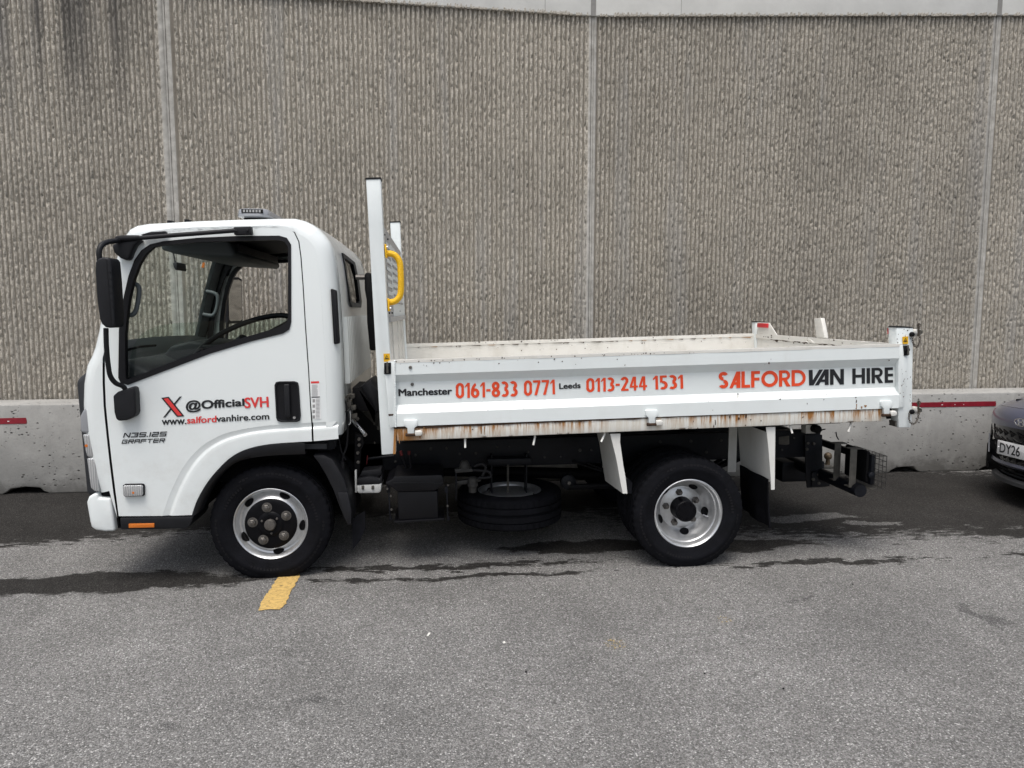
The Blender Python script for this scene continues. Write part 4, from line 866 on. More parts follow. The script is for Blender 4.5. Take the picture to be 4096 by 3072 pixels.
# near and far dropside: pressed sheet with a recessed band
cl = T(Z7, [(135, 330), (135, 425)], BYN)+T(Z7, [(138, 475), (142, 630)], BYN+.035)+T(Z7, [(142, 690), (142, 777)], BYN)
cr = T(Y1, [(1806, 258), (1806, 367)], BYN)+T(Y1, [(1776, 430), (1776, 600)], BYN+.035)+T(Y1, [(1804, 663), (1800, 768)], BYN)
cy = [0, 0, .035, .035, 0, 0]
def side(sgn):
    fy = (lambda d: BYN+d) if sgn > 0 else (lambda d: mir(BYN+d))
    bd = holder('dropside', tip) if 0 else tip
    n = 24; rws = []
    for k in range(6):
        rws.append([(cl[k][0]+(cr[k][0]-cl[k][0])*t, fy(cy[k]), cl[k][1]+(cr[k][1]-cl[k][1])*t) for t in np.linspace(0, 1, n)])
    mb = MB().grid(rws)
    # end plates closing the recess
    for e, kk in ((0, 0), (-1, n-1)):
        o = [rws[k][kk] for k in range(6)]
        mb.add([o[1], o[2], o[3], o[4], (o[1][0], fy(0), o[1][2]), (o[4][0], fy(0), o[4][2])], [(0, 1, 2, 3)])
    build(mb, 'dropside_sheet', 'tipper_white', tip, smooth=0)
    # margins left and right, top edge and inner sheet
    lf = T(Z7, [(60, 342), (100, 334), (136.5, 330), (138, 425), (140, 475), (143, 630), (144, 690), (145, 777), (103, 786), (97, 740), (88, 640), (76, 520), (64, 420)], BYN)
    build(MB().prism(lf, fy(-.002), fy(.03)), 'dropside_end', 'tipper_white', tip, bevel=.004)
    rf = T(Y1, [(1803, 258), (1832, 256), (1838, 300), (1840, 352), (1872, 352), (1868, 470), (1856, 640), (1842, 758), (1800, 768), (1803, 663), (1796, 600), (1796, 430), (1804, 367)], BYN)
    build(MB().prism(rf, fy(-.002), fy(.03)), 'dropside_end', 'tipper_white', tip, bevel=.004)
    a, b = cl[0], cr[0]; c, d = cl[5], cr[5]
    ins = MB().loops([[(a[0]-.04, fy(.036), a[1]), (b[0]+.03, fy(.036), b[1]), (d[0]+.03, fy(.036), d[1]), (c[0]-.02, fy(.036), c[1])], [(a[0]-.04, fy(.046), a[1]), (b[0]+.03, fy(.046), b[1]), (d[0]+.03, fy(.046), d[1]), (c[0]-.02, fy(.046), c[1])]])
    build(ins, 'inner_sheet', 'tipper_worn', tip, smooth=0)
    tb = MB(); xsn = np.linspace(a[0]-.035, b[0]+.02, 40); zz = lambda x: a[1]+(b[1]-a[1])*(x-a[0])/(b[0]-a[0])
    tb.loops([[(x, fy(-.001+random.uniform(-.001, .001)), zz(x)-.012), (x, fy(-.001), zz(x)+.004+random.uniform(-.0015, .0015)), (x, fy(.050), zz(x)+.004+random.uniform(-.0015, .0015)), (x, fy(.050), zz(x)-.022)] for x in xsn]); build(tb, 'top_edge', 'tipper_worn', tip, smooth=30)
    wb = MB()                                            # weld bead down the front margin
    for k in range(44):
        t = k/43; p = (cl[0][0]*(1-t)+cl[5][0]*t, cl[0][1]*(1-t)+cl[5][1]*t); wb.lathe([(.0002, -.005), (.0045, -.002), (.0055, .003)], (p[0], fy(-.002) if sgn > 0 else fy(.0), p[1]), 'y', 6)
    if sgn > 0: tag(build(wb, 'weld_bead', 'tipper_white', tip, smooth=60), kind='stuff')
side(1); side(-1)
for p in ((241, 373), (252, 493)):
    c = Q(Z7(*p), BYN+.0); build(bolt(MB(), (c[0], BYN+(.001 if p[1] < 400 else .036), c[1]), .0095, .008, n=10), 'bolt', 'nut_steel', tip)
# rail under the dropside
rt = T(Z3, [(520, 208)], BYN)[0]; rt2 = T(Z4, [(2068, 58)], BYN)[0]; RBL, RBR = RAIL_L, RAIL_R
for fy in ((lambda y: y), mir):
    P = [(rt[0]-.0, rt[1]+.004), (rt2[0]+.03, rt2[1]+.006), (RBR[0]+.02, RBR[1]), (RBL[0], RBL[1])]
    build(MB().prism(P, fy(BYN+.008), fy(BYN+.075)), 'side_rail', 'rail_rusty', tip, bevel=.006)
    tl = MB(); xs_ = np.linspace(rt[0]-.01, rt2[0]+.02, 60)
    zt2 = lambda x: rt[1]+(rt2[1]-rt[1])*(x-rt[0])/(rt2[0]-rt[0])
    tl.loops([[(x, fy(BYN+.002+random.uniform(0, .004)), zt2(x)-.003-random.uniform(0, .006)), (x, fy(BYN+.003), zt2(x)+.003), (x, fy(BYN+.07), zt2(x)+.003), (x, fy(BYN+.07), zt2(x)-.004)] for x in xs_]); build(tl, 'rusty_edge', 'rust_dark', tip, smooth=30)
# floor, cross bearers, long bearers
fl = [(-.25, RBL[1]+.085+zrk(-.25)), (2.80, RBL[1]+.085+zrk(2.80))]
build(MB().prism([fl[0], fl[1], (2.80, fl[1][1]-.012), (-.25, fl[0][1]-.012)], BYN+.05, mir(BYN+.05)), 'floor', 'tipper_worn', tip, smooth=0)
for x in np.arange(-.15, 2.75, .36):
    z = RBL[1]+zrk(x); build(MB().box(x, x+.05, BYN+.08, mir(BYN+.08), z+.0, z+.07), 'cross_bearer', 'chassis_black', tip, smooth=0)
for y in (4.60, mir(4.60)-.06): build(MB().prism([(-.25, RBL[1]+zrk(-.25)), (2.75, RBL[1]+zrk(2.75)), (2.75, RBL[1]-.11+zrk(2.75)), (-.25, RBL[1]-.11)], y, y+.06), 'long_bearer', 'chassis_black', tip, smooth=0)
# hinges
def hinge(f, x0_, y0_, w_, h0, h1, pinw):
    P = [(x0_, y0_+6), (x0_+6, y0_), (x0_+w_-8, y0_-2), (x0_+w_, y0_+6), (x0_+w_+2, y0_+h0*.8), (x0_+w_*.86, y0_+h0), (x0_+w_*.76, y0_+h0+8), (x0_+w_*.76, y0_+h1), (x0_+w_*.28, y0_+h1), (x0_+w_*.26, y0_+h0+8), (x0_+w_*.16, y0_+h0), (x0_+2, y0_+h0*.85)]
    P = T(f, P, BYN); build(MB().prism(P, BYN-.016, BYN+.006), 'hinge', 'tipper_white', tip, bevel=.003)
    a = Q(f(x0_+w_*.12, y0_+h1-6), BYN); b = Q(f(x0_+w_*.86, y0_+h1-8), BYN); build(MB().tube([(a[0], BYN-.012, a[1]), (b[0], BYN-.012, b[1])], .0095, 8), 'hinge_pin', 'rust_dark', tip)
    q = T(f, [(x0_+w_*.8, y0_+h1-36), (x0_+w_*1.25, y0_+h1-40), (x0_+w_*1.36, y0_+h1-30), (x0_+w_*1.36, y0_+h1-10), (x0_+w_*1.25, y0_+h1), (x0_+w_*.82, y0_+h1)], BYN); build(MB().prism(q, BYN-.022, BYN+.01), 'hinge_lug', 'tipper_worn', tip, bevel=.005)
hinge(Z3, 582, 145, 100, 52, 115, 0); hinge(Z4, 330, 72, 94, 50, 112, 0); hinge(Z4, 2060, 4, 85, 50, 112, 0)
# ------------------------------------------------------------------ headboard
hbd = holder('headboard', truck)
def post(pts, f, y0_, y1_, name, par, m='tipper_post'): return build(MB().prism(T(f, pts, y0_), y0_, y1_), name, m, par, bevel=.006)
PN = [(226, 92), (307, 89), (320, 350), (333, 600), (346, 850), (361, 1090), (375, 1290), (392, 1468), (391, 1611), (313, 1618), (297, 1330), (283, 1090), (268, 830), (255, 600), (240, 330)]
pp = T(Z5, PN, BYN+.012)
for fy in ((lambda y: y), mir): build(MB().prism(pp, fy(BYN+.012), fy(BYN+.095)), 'headboard_post', 'tipper_post', hbd, bevel=.006)
tc_ = [(pp[0][0]-.003, pp[0][1]-.001), (pp[1][0]+.003, pp[1][1]-.001), (pp[1][0]+.003, pp[1][1]+.007), (pp[0][0]-.003, pp[0][1]+.007)]
for fy in ((lambda y: y), mir): build(MB().prism(tc_, fy(BYN+.009), fy(BYN+.098)), 'post_cap', 'black_trim', hbd, smooth=0)
rs = T(E2, [(765, 590), (790, 588), (782, 870), (752, 876)], BYN+.01); build(MB().prism(rs, BYN+.0085, BYN+.0125), 'rust_run', 'rail_rusty', hbd, smooth=0)
rs = T(E2, [(700, 432), (758, 430), (752, 448), (705, 452)], BYN); build(MB().prism(rs, BYN-.0035, BYN-.001), 'rust_patch', 'rust_dark', hbd, smooth=0)
hx = [(p[0], p[1]) for p in pp[1:7]]; hz_ = [p[1] for p in hx][::-1]; hxx = [p[0] for p in hx][::-1]
def xh(z): return float(np.interp(z, hz_, hxx))
zA, zB = Q(Z5(333, 345), BYN+.1)[1], Q(Z5(356, 872), BYN+.1)[1]
def hpan(y0_, y1_, za, zb2, t, off, name, m, **k):
    return build(MB().loops([[(xh(z)+off, y0_, z), (xh(z)+off, y1_, z), (xh(z)+off-t, y1_, z), (xh(z)+off-t, y0_, z)] for z in np.linspace(za, zb2, 4)]), name, m, hbd, **k)
zlow = fl[0][1]
hpan(BYN+.095, mir(BYN+.095), zB+.002, zA, .004, -.006, 'mesh_sheet', 'alloy_sheet', smooth=0)
hpan(BYN+.62, mir(BYN+.095), zB+.012, zA-.06, .003, -.002, 'mesh_overlay', 'tipper_white', smooth=0)
hpan(BYN+.095, mir(BYN+.095), zlow, zB, .03, -.012, 'bulkhead', 'tipper_worn', bevel=.004)
hpan(BYN+.095, mir(BYN+.095), zB-.012, zB+.018, .03, .010, 'bulkhead_ledge', 'alloy_sheet', smooth=0)
for k in range(8):
    z = zB+.10+k*.047
    hpan(BYN+.22, BYN+.60, z, z+.022, .004, .0005, 'vent_bar', 'tipper_white', smooth=0); hpan(BYN+.68, BYN+1.1, z, z+.012, .004, .0045, 'vent_slot', 'vinyl_grey', smooth=0); hpan(BYN+1.2, BYN+1.7, z, z+.012, .004, .0045, 'vent_slot', 'vinyl_grey', smooth=0)
for y, z in ((BYN+.14, zA-.05), (BYN+.4, zA-.05), (BYN+.3, zA-.14), (BYN+.2, zB+.04), (BYN+.45, zB+.04), (BYN+.9, zA-.12), (BYN+1.3, zB+.05)):
    build(bolt(MB(), (xh(z)-.006, y, z), .006, .008, 'x', 1), 'rivet', 'chassis_black', hbd)
for y in (BYN+.45, BYN+1.0, BYN+1.5): hpan(y, y+.03, zlow, zB-.012, .01, -.004, 'bulkhead_rib', 'tipper_worn', smooth=0)
# yellow grab handle on the post
gr = holder('grab_handle', truck)
gp = [(x, BYN+.05, z) for x, z in T(Z5, [(336, 505), (368, 505), (394, 520), (412, 550), (418, 600), (420, 690), (415, 735), (395, 762), (372, 772), (353, 772)], BYN+.05)]
build(MB().tube(bez(gp, 5), .0175, 14), 'handle_bar', 'grab_yellow', gr, smooth=60)
for (a, b) in ((453, 528), (752, 823)):
    P = T(Z5, [(331+(a-453)*.05, a), (341+(a-453)*.05, a), (345+(a-453)*.05, b), (335+(a-453)*.05, b)], BYN+.05); build(MB().prism(P, BYN+.018, BYN+.085), 'handle_flange', 'grab_yellow', gr, bevel=.003)
for p in ((345, 468), (364, 806)): c = Q(Z5(*p), BYN+.05); build(bolt(MB(), (c[0]-.012, BYN+.05, c[1]), .008, .016, 'x', 1), 'flange_bolt', 'chrome', gr)
# latches and warning stickers
def latch(f, box_, par):
    x0_, y0_, x1_, y1_ = box_
    P = T(f, [(x0_, y0_), (x1_, y0_-2), (x1_, y1_), (x0_, y1_+2)], BYN); build(MB().prism(P, BYN-.008, BYN+.012), 'latch_plate', 'black_trim', par, bevel=.003)
    c = Q(f((x0_+x1_)/2, (y0_*.6+y1_*.4)), BYN); build(MB().lathe([(.014, 0), (.014, -.012), (.008, -.016), (.0002, -.016)], (c[0], BYN-.006, c[1]), 'y', 18), 'latch_hub', 'hub_black', par)
    a, b = Q(f((x0_+x1_)/2, y0_-6), BYN), Q(f((x0_+x1_)/2+1, y1_-8), BYN); build(MB().tube([(a[0], BYN-.02, a[1]), (b[0], BYN-.022, b[1])], .0055, 8), 'latch_lever', 'dusty_steel', par)
latch(Z7, (62, 342, 110, 418), hbd)
def sticker(f, q, par, Y):
    P = T(f, q, Y); build(MB().prism(P, Y-.002, Y+.001), 'warning_sticker', 'sticker_yellow', par, smooth=0)
    c = (sum(p[0] for p in P)/4, sum(p[1] for p in P)/4); k = .5*(abs(P[1][0]-P[0][0])); tri = lambda s_: [(c[0]+s_*k*cos(a), c[1]-.08*k+s_*k*sin(a)) for a in (pi/2, pi/2+2*pi/3, pi/2+4*pi/3)]
    build(MB().frame(tri(.88), tri(.62), Y-.0032, Y-.002), 'warning_triangle', 'vinyl_black', par, smooth=0)
    build(MB().prism([(c[0]-.3*k, c[1]-.34*k), (c[0]+.3*k, c[1]-.34*k), (c[0]+.3*k, c[1]-.2*k), (c[0], c[1]-.05*k), (c[0]-.05*k, c[1]+.12*k), (c[0]-.12*k, c[1]-.12*k), (c[0]-.3*k, c[1]-.2*k)], Y-.0032, Y-.002), 'warning_hand', 'vinyl_black', par, smooth=0)
sticker(Z7, [(58, 281), (101, 279), (103, 332), (60, 335)], hbd, BYN+.008)
# ------------------------------------------------------------------ tail end
tl_ = holder('tailboard', truck)
RP = [(383, 226), (527, 229), (524, 420), (519, 700), (514, 1010), (504, 1058), (404, 1060), (400, 900), (392, 560)]
rp = T(Z6, RP, BYN+.012)
for fy in ((lambda y: y), mir): build(MB().prism(rp, fy(BYN+.012), fy(BYN+.09)), 'corner_post', 'tipper_post', tl_, bevel=.006); build(MB().prism([(rp[0][0]-.004, rp[0][1]-.001), (rp[1][0]+.002, rp[1][1]-.001), (rp[1][0]-.02, rp[1][1]+.006), (rp[0][0]+.01, rp[0][1]+.008)], fy(BYN+.01), fy(BYN+.093)), 'post_cap', 'black_trim', tl_, smooth=0)
bb = T(Z6, [(375, 1006), (404, 1004), (404, 1056), (376, 1050)], BYN+.03); build(MB().prism(bb, BYN+.03, BYN+.09), 'post_block', 'dusty_steel', tl_, smooth=0)
XT = rp[0][0]+.015; zt0 = QX(Y1(740, 185), XT)[1]; zt1 = QX(Y1(1770, 240), XT)[1]; zbt = RBR[1]+.02
build(MB().box(XT+.004, XT+.026, BYN+.095, mir(BYN+.095), zbt, (zt0+zt1)/2-.03), 'tail_sheet', 'tipper_worn', tl_, bevel=.004)
te = MB().loops([[(XT-.008+random.uniform(0, .004), y, (zt0+zt1)/2-.035-random.uniform(0, .005)), (XT-.008, y, (zt0+zt1)/2+random.uniform(-.002, .002)), (XT+.03, y, (zt0+zt1)/2), (XT+.03, y, (zt0+zt1)/2-.035)] for y in np.linspace(BYN+.092, mir(BYN+.092), 40)]); build(te, 'tail_top_edge', 'tipper_worn', tl_, smooth=30)
rr_ = MB().loops([[(XT+.004-random.uniform(0, .003), y, (zt0+zt1)/2-.036-random.uniform(0, .012)), (XT+.004, y, (zt0+zt1)/2-.032), (XT+.012, y, (zt0+zt1)/2-.034), (XT+.012, y, (zt0+zt1)/2-.05)] for y in np.linspace(BYN+.5, mir(BYN+.35), 50)]); build(rr_, 'rust_line', 'rust_dark', tl_, smooth=30)
gy = QX(Y1(1712, 235), XT)[0]; gz = QX(Y1(1750, 125), XT)[1]; g0 = (zt0+zt1)/2
for fy in ((lambda y: y), mir):
    gw_ = gy-BYN-.09 if fy(0) == 0 else mir(BYN+.09)-QX(Y1(820, 180), XT)[0]
    P = [(BYN+.09, g0), (BYN+.09+gw_, g0), (BYN+.09+gw_*.6, gz+.004), (BYN+.09, gz+.006)]
    build(MB().prism([(fy(a), b) for a, b in P], XT, XT+.008, 'x'), 'gusset', 'tipper_worn', tl_, bevel=.002)
    ry0, ry1 = BYN+.094+gw_*.06, BYN+.094+gw_*.58; build(MB().prism([(fy(ry0), gz-.038), (fy(ry1), gz-.038), (fy(ry1), gz-.002), (fy(ry0), gz-.002)], XT-.010, XT+.0, 'x'), 'red_reflector', 'red_lens', tl_, bevel=.002)
up = [QX(Y1(*p), XT+.03) for p in ((1148, 48), (1205, 44), (1236, 205), (1168, 203))]; build(MB().prism(up, XT+.0, XT+.03, 'x'), 'upright_stub', 'tipper_worn', tl_, bevel=.004)
rg = QX(Y1(1080, 250), XT+.0); build(MB().tube(bez([(XT, rg[0]+.0, rg[1]), (XT-.02, rg[0]+.03, rg[1]+.03), (XT-.02, rg[0]-.05, rg[1]+.03), (XT, rg[0]-.08, rg[1])], 5), .004, 6), 'lashing_ring', 'tipper_worn', tl_)
latch(Y1, (1838, 268, 1876, 345), tl_); sticker(Y1, [(1829, 195), (1873, 192), (1875, 252), (1831, 254)], tl_, BYN+.008)
zz_ = lambda x: cl[0][1]+(cr[0][1]-cl[0][1])*(x-cl[0][0])/(cr[0][0]-cl[0][0])
for k in range(26):                                    # rusty seam under the far top edge, in broken lengths
    xa_ = -.2+k*.112+random.uniform(0, .04); L_ = random.uniform(.02, .11); th = random.uniform(.002, .007)
    build(MB().prism([(xa_, zz_(xa_)-.024), (xa_+L_, zz_(xa_+L_)-.024), (xa_+L_*.8, zz_(xa_)-.024-th), (xa_+L_*.3, zz_(xa_)-.024-th*.6)], mir(BYN+.051), mir(BYN+.053)), 'rust_seam', random.choice(('rust_dark', 'rust_light')), tip, smooth=0)
for k in range(34):
    xa_ = random.uniform(-.1, 2.7); s_ = random.uniform(.003, .009); zc = zz_(xa_)-random.choice((.0, .005, .03, .05, .08)); build(MB().add([(xa_+s_*random.uniform(.4, 1)*cos(t), mir(BYN+.0525), zc+s_*random.uniform(.3, .9)*sin(t)) for t in np.linspace(0, 2*pi, 8)[:-1]], [tuple(range(7))]), 'paint_chip', 'rust_dark', tip, smooth=0)
for k in range(22):
    y_ = random.uniform(BYN+.2, mir(BYN+.2)); s_ = random.uniform(.006, .02); zc = (zt0+zt1)/2-random.choice((.004, .02, .05, .09)); build(MB().add([(XT-.0095 if zc > (zt0+zt1)/2-.035 else XT+.0025, y_+s_*random.uniform(.4, 1)*cos(t), zc+s_*.5*random.uniform(.3, 1)*sin(t)) for t in np.linspace(0, 2*pi, 8)[:-1]], [tuple(range(7))]), 'paint_chip', 'rust_dark', tl_, smooth=0)
# tailboard pins with chains
def torus(mb, c, R, r, ax, n=12, k=6, st=1.):
    A = {'x': (Vector((0, 1, 0)), Vector((0, 0, 1)), Vector((1, 0, 0))), 'y': (Vector((1, 0, 0)), Vector((0, 0, 1)), Vector((0, 1, 0)))}[ax] if isinstance(ax, str) else ax
    rings = [[Vector(c)+A[0]*(R+r*cos(p))*cos(t)+A[1]*(R*st+r*cos(p))*sin(t)+A[2]*r*sin(p) for p in np.linspace(0, 2*pi, k+1)[:-1]] for t in np.linspace(0, 2*pi, n+1)[:-1]]
    return mb.loops(rings+[rings[0]], caps=False)
def pinset(oy, cpath):
    c = Q(Z6(552, 268+oy), BYN+.03); build(MB().lathe([(.016, -.03), (.019, -.025), (.019, .03), (.0002, .03)], (c[0], BYN+.03, c[1]), 'y', 16), 'pin_boss', 'tipper_worn', tl_)
    P = T(Z6, [(515, 245+oy), (555, 250+oy), (560, 290+oy), (520, 310+oy)], BYN+.05); build(MB().prism(P, BYN+.035, BYN+.07), 'pin_bracket', 'tipper_worn', tl_, bevel=.004)
    c = Q(Z6(568, 205+oy), BYN+.0); b = Q(Z6(566, 300+oy), BYN); build(MB().tube([(c[0], BYN, c[1]+.010), (b[0], BYN, b[1])], .006, 8), 'locking_pin', 'chain_steel', tl_)
    mb = MB(); torus(mb, (c[0], BYN-.004, c[1]-.004), .013, .0022, 'y', st=.75); build(mb, 'pull_ring', 'chain_steel', tl_)
    e = Q(Z6(517, 285+oy), BYN); bolt_ = MB().lathe([(.0002, -.016), (.011, -.012), (.015, -.004), (.015, .004)], (e[0], BYN+.004, e[1]), 'y', 14); build(bolt_, 'chain_stud', 'chassis_black', tl_)
    mb = MB(); pts = bez([(*Q(Z6(*p), BYN-.003)[:1], BYN-.006, Q(Z6(*p), BYN-.003)[1]) for p in cpath], 4)
    L = [0]
    for a, b2 in zip(pts, pts[1:]): L.append(L[-1]+math.dist(a, b2))
    for k in range(int(L[-1]/.0125)):
        s_ = (k+.5)*.0125; q = [float(np.interp(s_, L, [p[i] for p in pts])) for i in range(3)]; q2 = [float(np.interp(s_+.004, L, [p[i] for p in pts])) for i in range(3)]
        d = (Vector(q2)-Vector(q)).normalized(); sd_ = d.cross(Vector((0, 1, 0))).normalized(); nn_ = Vector((0, 1, 0))
        ax = (d, sd_, nn_) if k % 2 == 0 else (d, nn_, sd_); torus(mb, q, .0088, .0019, ax, 10, 5, st=.62)
    tag(build(mb, 'chain', 'chain_steel', tl_, smooth=60), kind='stuff')
pinset(0, [(515, 300), (518, 345), (530, 380), (548, 388), (566, 370), (574, 330), (572, 290)])
pinset(643, [(490, 935), (487, 980), (498, 1015), (520, 1028), (545, 1012), (560, 975), (570, 930)])
# ------------------------------------------------------------------ lettering on the dropside
YL = BYN+.035
def gl_bar(o, p, q, w_): 
    a, b = Vector(p), Vector(q); d = (b-a).normalized(); n = Vector((-d.y, d.x))*w_/2; o.append([tuple(a+n), tuple(a-n), tuple(b-n), tuple(b+n)])
def gl_arc(o, c, rx, ry, a0, a1, w_, n=18):
    for k in range(n):
        t0, t1 = radians(a0+(a1-a0)*k/n), radians(a0+(a1-a0)*(k+1)/n)
        o.append([(c[0]+(rx+s_*w_/2)*cos(t), c[1]+(ry+s_*w_/2)*sin(t)) for t, s_ in ((t0, 1), (t0, -1), (t1, -1), (t1, 1))])
def digit(ch, w_=.18):
    o = []; h = w_/2
    if ch == '0': gl_arc(o, (.24, .70), .165, .225, 0, 180, w_); gl_arc(o, (.24, .30), .165, .225, 180, 360, w_); o += [[(-.0025, .30), (.1525, .30), (.1525, .70), (-.0025, .70)], [(.3275, .30), (.4825, .30), (.4825, .70), (.3275, .70)]]; W = .48
    elif ch == '1': o += [[(.12, 0), (.28, 0), (.28, 1), (.14, 1)], [(0, .80), (.14, 1), (.16, .84), (.0, .68)], [(.13, .82), (.13, 1), (.2, 1), (.2, .82)]]; W = .28
    elif ch == '6': gl_arc(o, (.24, .30), .165, .225, 0, 360, w_, 28); gl_arc(o, (.38, .36), .30, .56, 108, 180, w_, 14); W = .48
    elif ch == '8': gl_arc(o, (.24, .27), .165, .195, 0, 360, w_, 26); gl_arc(o, (.24, .735), .145, .19, 0, 360, w_, 26); W = .48
    elif ch == '3': gl_arc(o, (.20, .275), .175, .20, -135, 90, w_); gl_arc(o, (.20, .735), .155, .19, -90, 135, w_); W = .46
    elif ch == '7': o += [[(0, .85), (.46, .85), (.46, 1), (0, 1)], [(.30, .88), (.46, .88), (.24, 0), (.07, 0)]]; W = .46
    elif ch == '2': gl_arc(o, (.22, .73), .155, .195, -35, 165, w_); o += [[(.28, .66), (.42, .60), (.20, .10), (.0, .10)], [(0, 0), (.46, 0), (.46, .15), (0, .15)]]; W = .46
    elif ch == '4': o += [[(.25, 0), (.40, 0), (.40, 1), (.25, 1)], [(.0, .34), (.0, .22), (.50, .22), (.50, .36)], [(.0, .34), (.15, .34), (.33, 1), (.20, 1)]]; W = .50
    elif ch == '5': o += [[(.04, .85), (.43, .85), (.43, 1), (.04, 1)], [(.04, .48), (.19, .52), (.19, 1), (.04, 1)]]; gl_arc(o, (.20, .30), .175, .225, -130, 110, w_); W = .46
    elif ch == '-': o += [[(0, .38), (.26, .38), (.26, .54), (0, .54)]]; W = .26
    return o, W
def glyph(ch, w_=.2):
    if ch in '0123456789-': return digit(ch)
    o = []; h = w_/2
    if ch == 'S': gl_arc(o, (.29, .735), .185, .165, 25, 270, w_); gl_arc(o, (.29, .265), .185, .165, 90, -155, w_); W = .575
    elif ch == 'A': o += [[(0, 0), (.20, 0), (.66, 1), (.42, 1)], [(.42, 0), (.66, 0), (.66, 1), (.42, .9)], [(.1, .20), (.5, .20), (.5, .36), (.17, .36)]]; W = .66
    elif ch == 'L': o += [[(0, 0), (.2, 0), (.2, 1), (0, 1)], [(.2, 0), (.52, 0), (.52, .18), (.2, .18)]]; W = .52
    elif ch == 'F': o += [[(0, 0), (.2, 0), (.2, 1), (0, 1)], [(.2, .82), (.53, .82), (.53, 1), (.2, 1)], [(.2, .42), (.5, .42), (.5, .6), (.2, .6)]]; W = .55
    elif ch == 'O': gl_arc(o, (.5, .5), .40, .40, 0, 360, w_, 40); W = 1.
    elif ch == 'R': o += [[(0, 0), (.2, 0), (.2, 1), (0, 1)], [(.2, .83), (.38, .83), (.38, 1), (.2, 1)], [(.2, .38), (.38, .38), (.38, .55), (.2, .55)], [(.24, .42), (.46, .42), (.70, 0), (.45, 0)]]; gl_arc(o, (.36, .69), .225, .225, -90, 90, w_*.85); W = .70
    elif ch == 'D': o += [[(0, 0), (.2, 0), (.2, 1), (0, 1)], [(.2, .82), (.36, .82), (.36, 1), (.2, 1)], [(.2, 0), (.36, 0), (.36, .18), (.2, .18)]]; gl_arc(o, (.36, .5), .40, .41, -90, 90, w_*.92, 24); W = .85
    elif ch == 'V': o += [[(0, 1), (.22, 1), (.24, 0), (.02, 0)], [(.05, 0), (.27, 0), (.80, 1), (.58, 1)]]; W = .27
    elif ch == 'a': o += [[(0, 0), (.22, 0), (.75, 1), (.53, 1)], [(.55, 0), (.77, 0), (.77, 1), (.55, 1)], [(.2, .2), (.6, .2), (.6, .36), (.28, .36)]]; W = .77
    elif ch == 'N': o += [[(0, 0), (.2, 0), (.2, 1), (0, 1)], [(.58, 0), (.78, 0), (.78, 1), (.58, 1)], [(0, 1), (.22, 1), (.78, 0), (.56, 0)]]; W = .78
    elif ch == 'H': o += [[(0, 0), (.2, 0), (.2, 1), (0, 1)], [(.56, 0), (.76, 0), (.76, 1), (.56, 1)], [(.2, .41), (.56, .41), (.56, .59), (.2, .59)]]; W = .76
    elif ch == 'I': o += [[(0, 0), (.21, 0), (.21, 1), (0, 1)]]; W = .21
    elif ch == 'E': o += [[(0, 0), (.2, 0), (.2, 1), (0, 1)]]+[[(.2, z), (.50, z), (.50, z+.18), (.2, z+.18)] for z in (0, .41, .82)]; W = .5
    else: W = .4
    return o, W
def word(s_, gap=.06):
    v, f = [], []; x = 0
    for ch in s_:
        o, W = glyph(ch)
        for k, q in enumerate(o): f.append(tuple(range(len(v), len(v)+len(q)))); v += [(x+p[0], p[1]) for p in q]
        x += W+gap
    return v, f
def bed_text(body, q, m, off=.03, gl=None): lettering(body, [Q(p, YL) for p in q], lambda x, z: YL-.0022, 'lettering', m, tip, off, gl)
def qz(f, bl, br, tr_, tl): return [f(*p) for p in (bl, br, tr_, tl)]
bed_text('Manchester', qz(Z7, (163, 568), (522, 556), (522, 512), (161, 522)), 'vinyl_black', .075)
bed_text('', qz(Z7, (549, 585), (972, 571), (968, 465), (548, 480)), 'vinyl_orange', 0, word('0161-833', .07))
bed_text('', qz(Z7, (1013, 568), (1226, 558), (1222, 455), (1012, 463)), 'vinyl_orange', 0, word('0771', .07))
bed_text('Leeds', qz(Z7, (1255, 520), (1398, 513), (1396, 478), (1254, 483)), 'vinyl_black', .07)
bed_text('', qz(Z7, (1437, 543), (1852, 529), (1849, 432), (1436, 447)), 'vinyl_orange', 0, word('0113-244', .07))
bed_text('', qz(Z7, (1894, 526), (2098, 519), (2094, 422), (1890, 430)), 'vinyl_orange', 0, word('1531', .07))
bed_text('', qz(Y1, (350, 612), (1050, 590), (1050, 460), (350, 478)), 'vinyl_orange', 0, word('SALFORD', .055))
bed_text('', qz(Y1, (1074, 587), (1357, 578), (1357, 453), (1074, 462)), 'vinyl_black', 0, word('VaN', .07))
bed_text('', qz(Y1, (1425, 575), (1752, 564), (1751, 440), (1425, 451)), 'vinyl_black', 0, word('HIRE', .09))
# chips and scrapes with their own shapes
def chip(f, p, s_, m='rust_dark', Y=BYN, tall=1.):
    c = Q(f(*p), Y); n = 7; P = [(c[0]+s_*random.uniform(.4, 1)*cos(t), c[1]+s_*tall*random.uniform(.4, 1)*sin(t)) for t in np.linspace(0, 2*pi, n+1)[:-1]]
    build(MB().add([(x, Y-.0024, z) for x, z in P], [tuple(range(n))]), 'paint_chip', m, tip, smooth=0)
for p, s_, t in (((755, 405), .007, 1.6), ((770, 375), .004, .6), ((209, 450), .005, 1), ((1720, 385), .004, 1.6), ((845, 697), .008, .6), ((505, 655), .006, 1.2), ((1062, 733), .003, 3), ((1195, 700), .004, 1), ((1458, 715), .006, 2.8), ((1452, 683), .007, .5), ((1220, 660), .003, 1), ((270, 716), .003, 1), ((360, 703), .003, 1), ((303, 785), .003, 1)):
    rec = 430 < p[1] < 600; chip(Y1, p, s_, Y=BYN+(.035 if rec else .0 if (p[1] < 365 or p[1] > 662) else -.0015 if 0 else .0), tall=t)
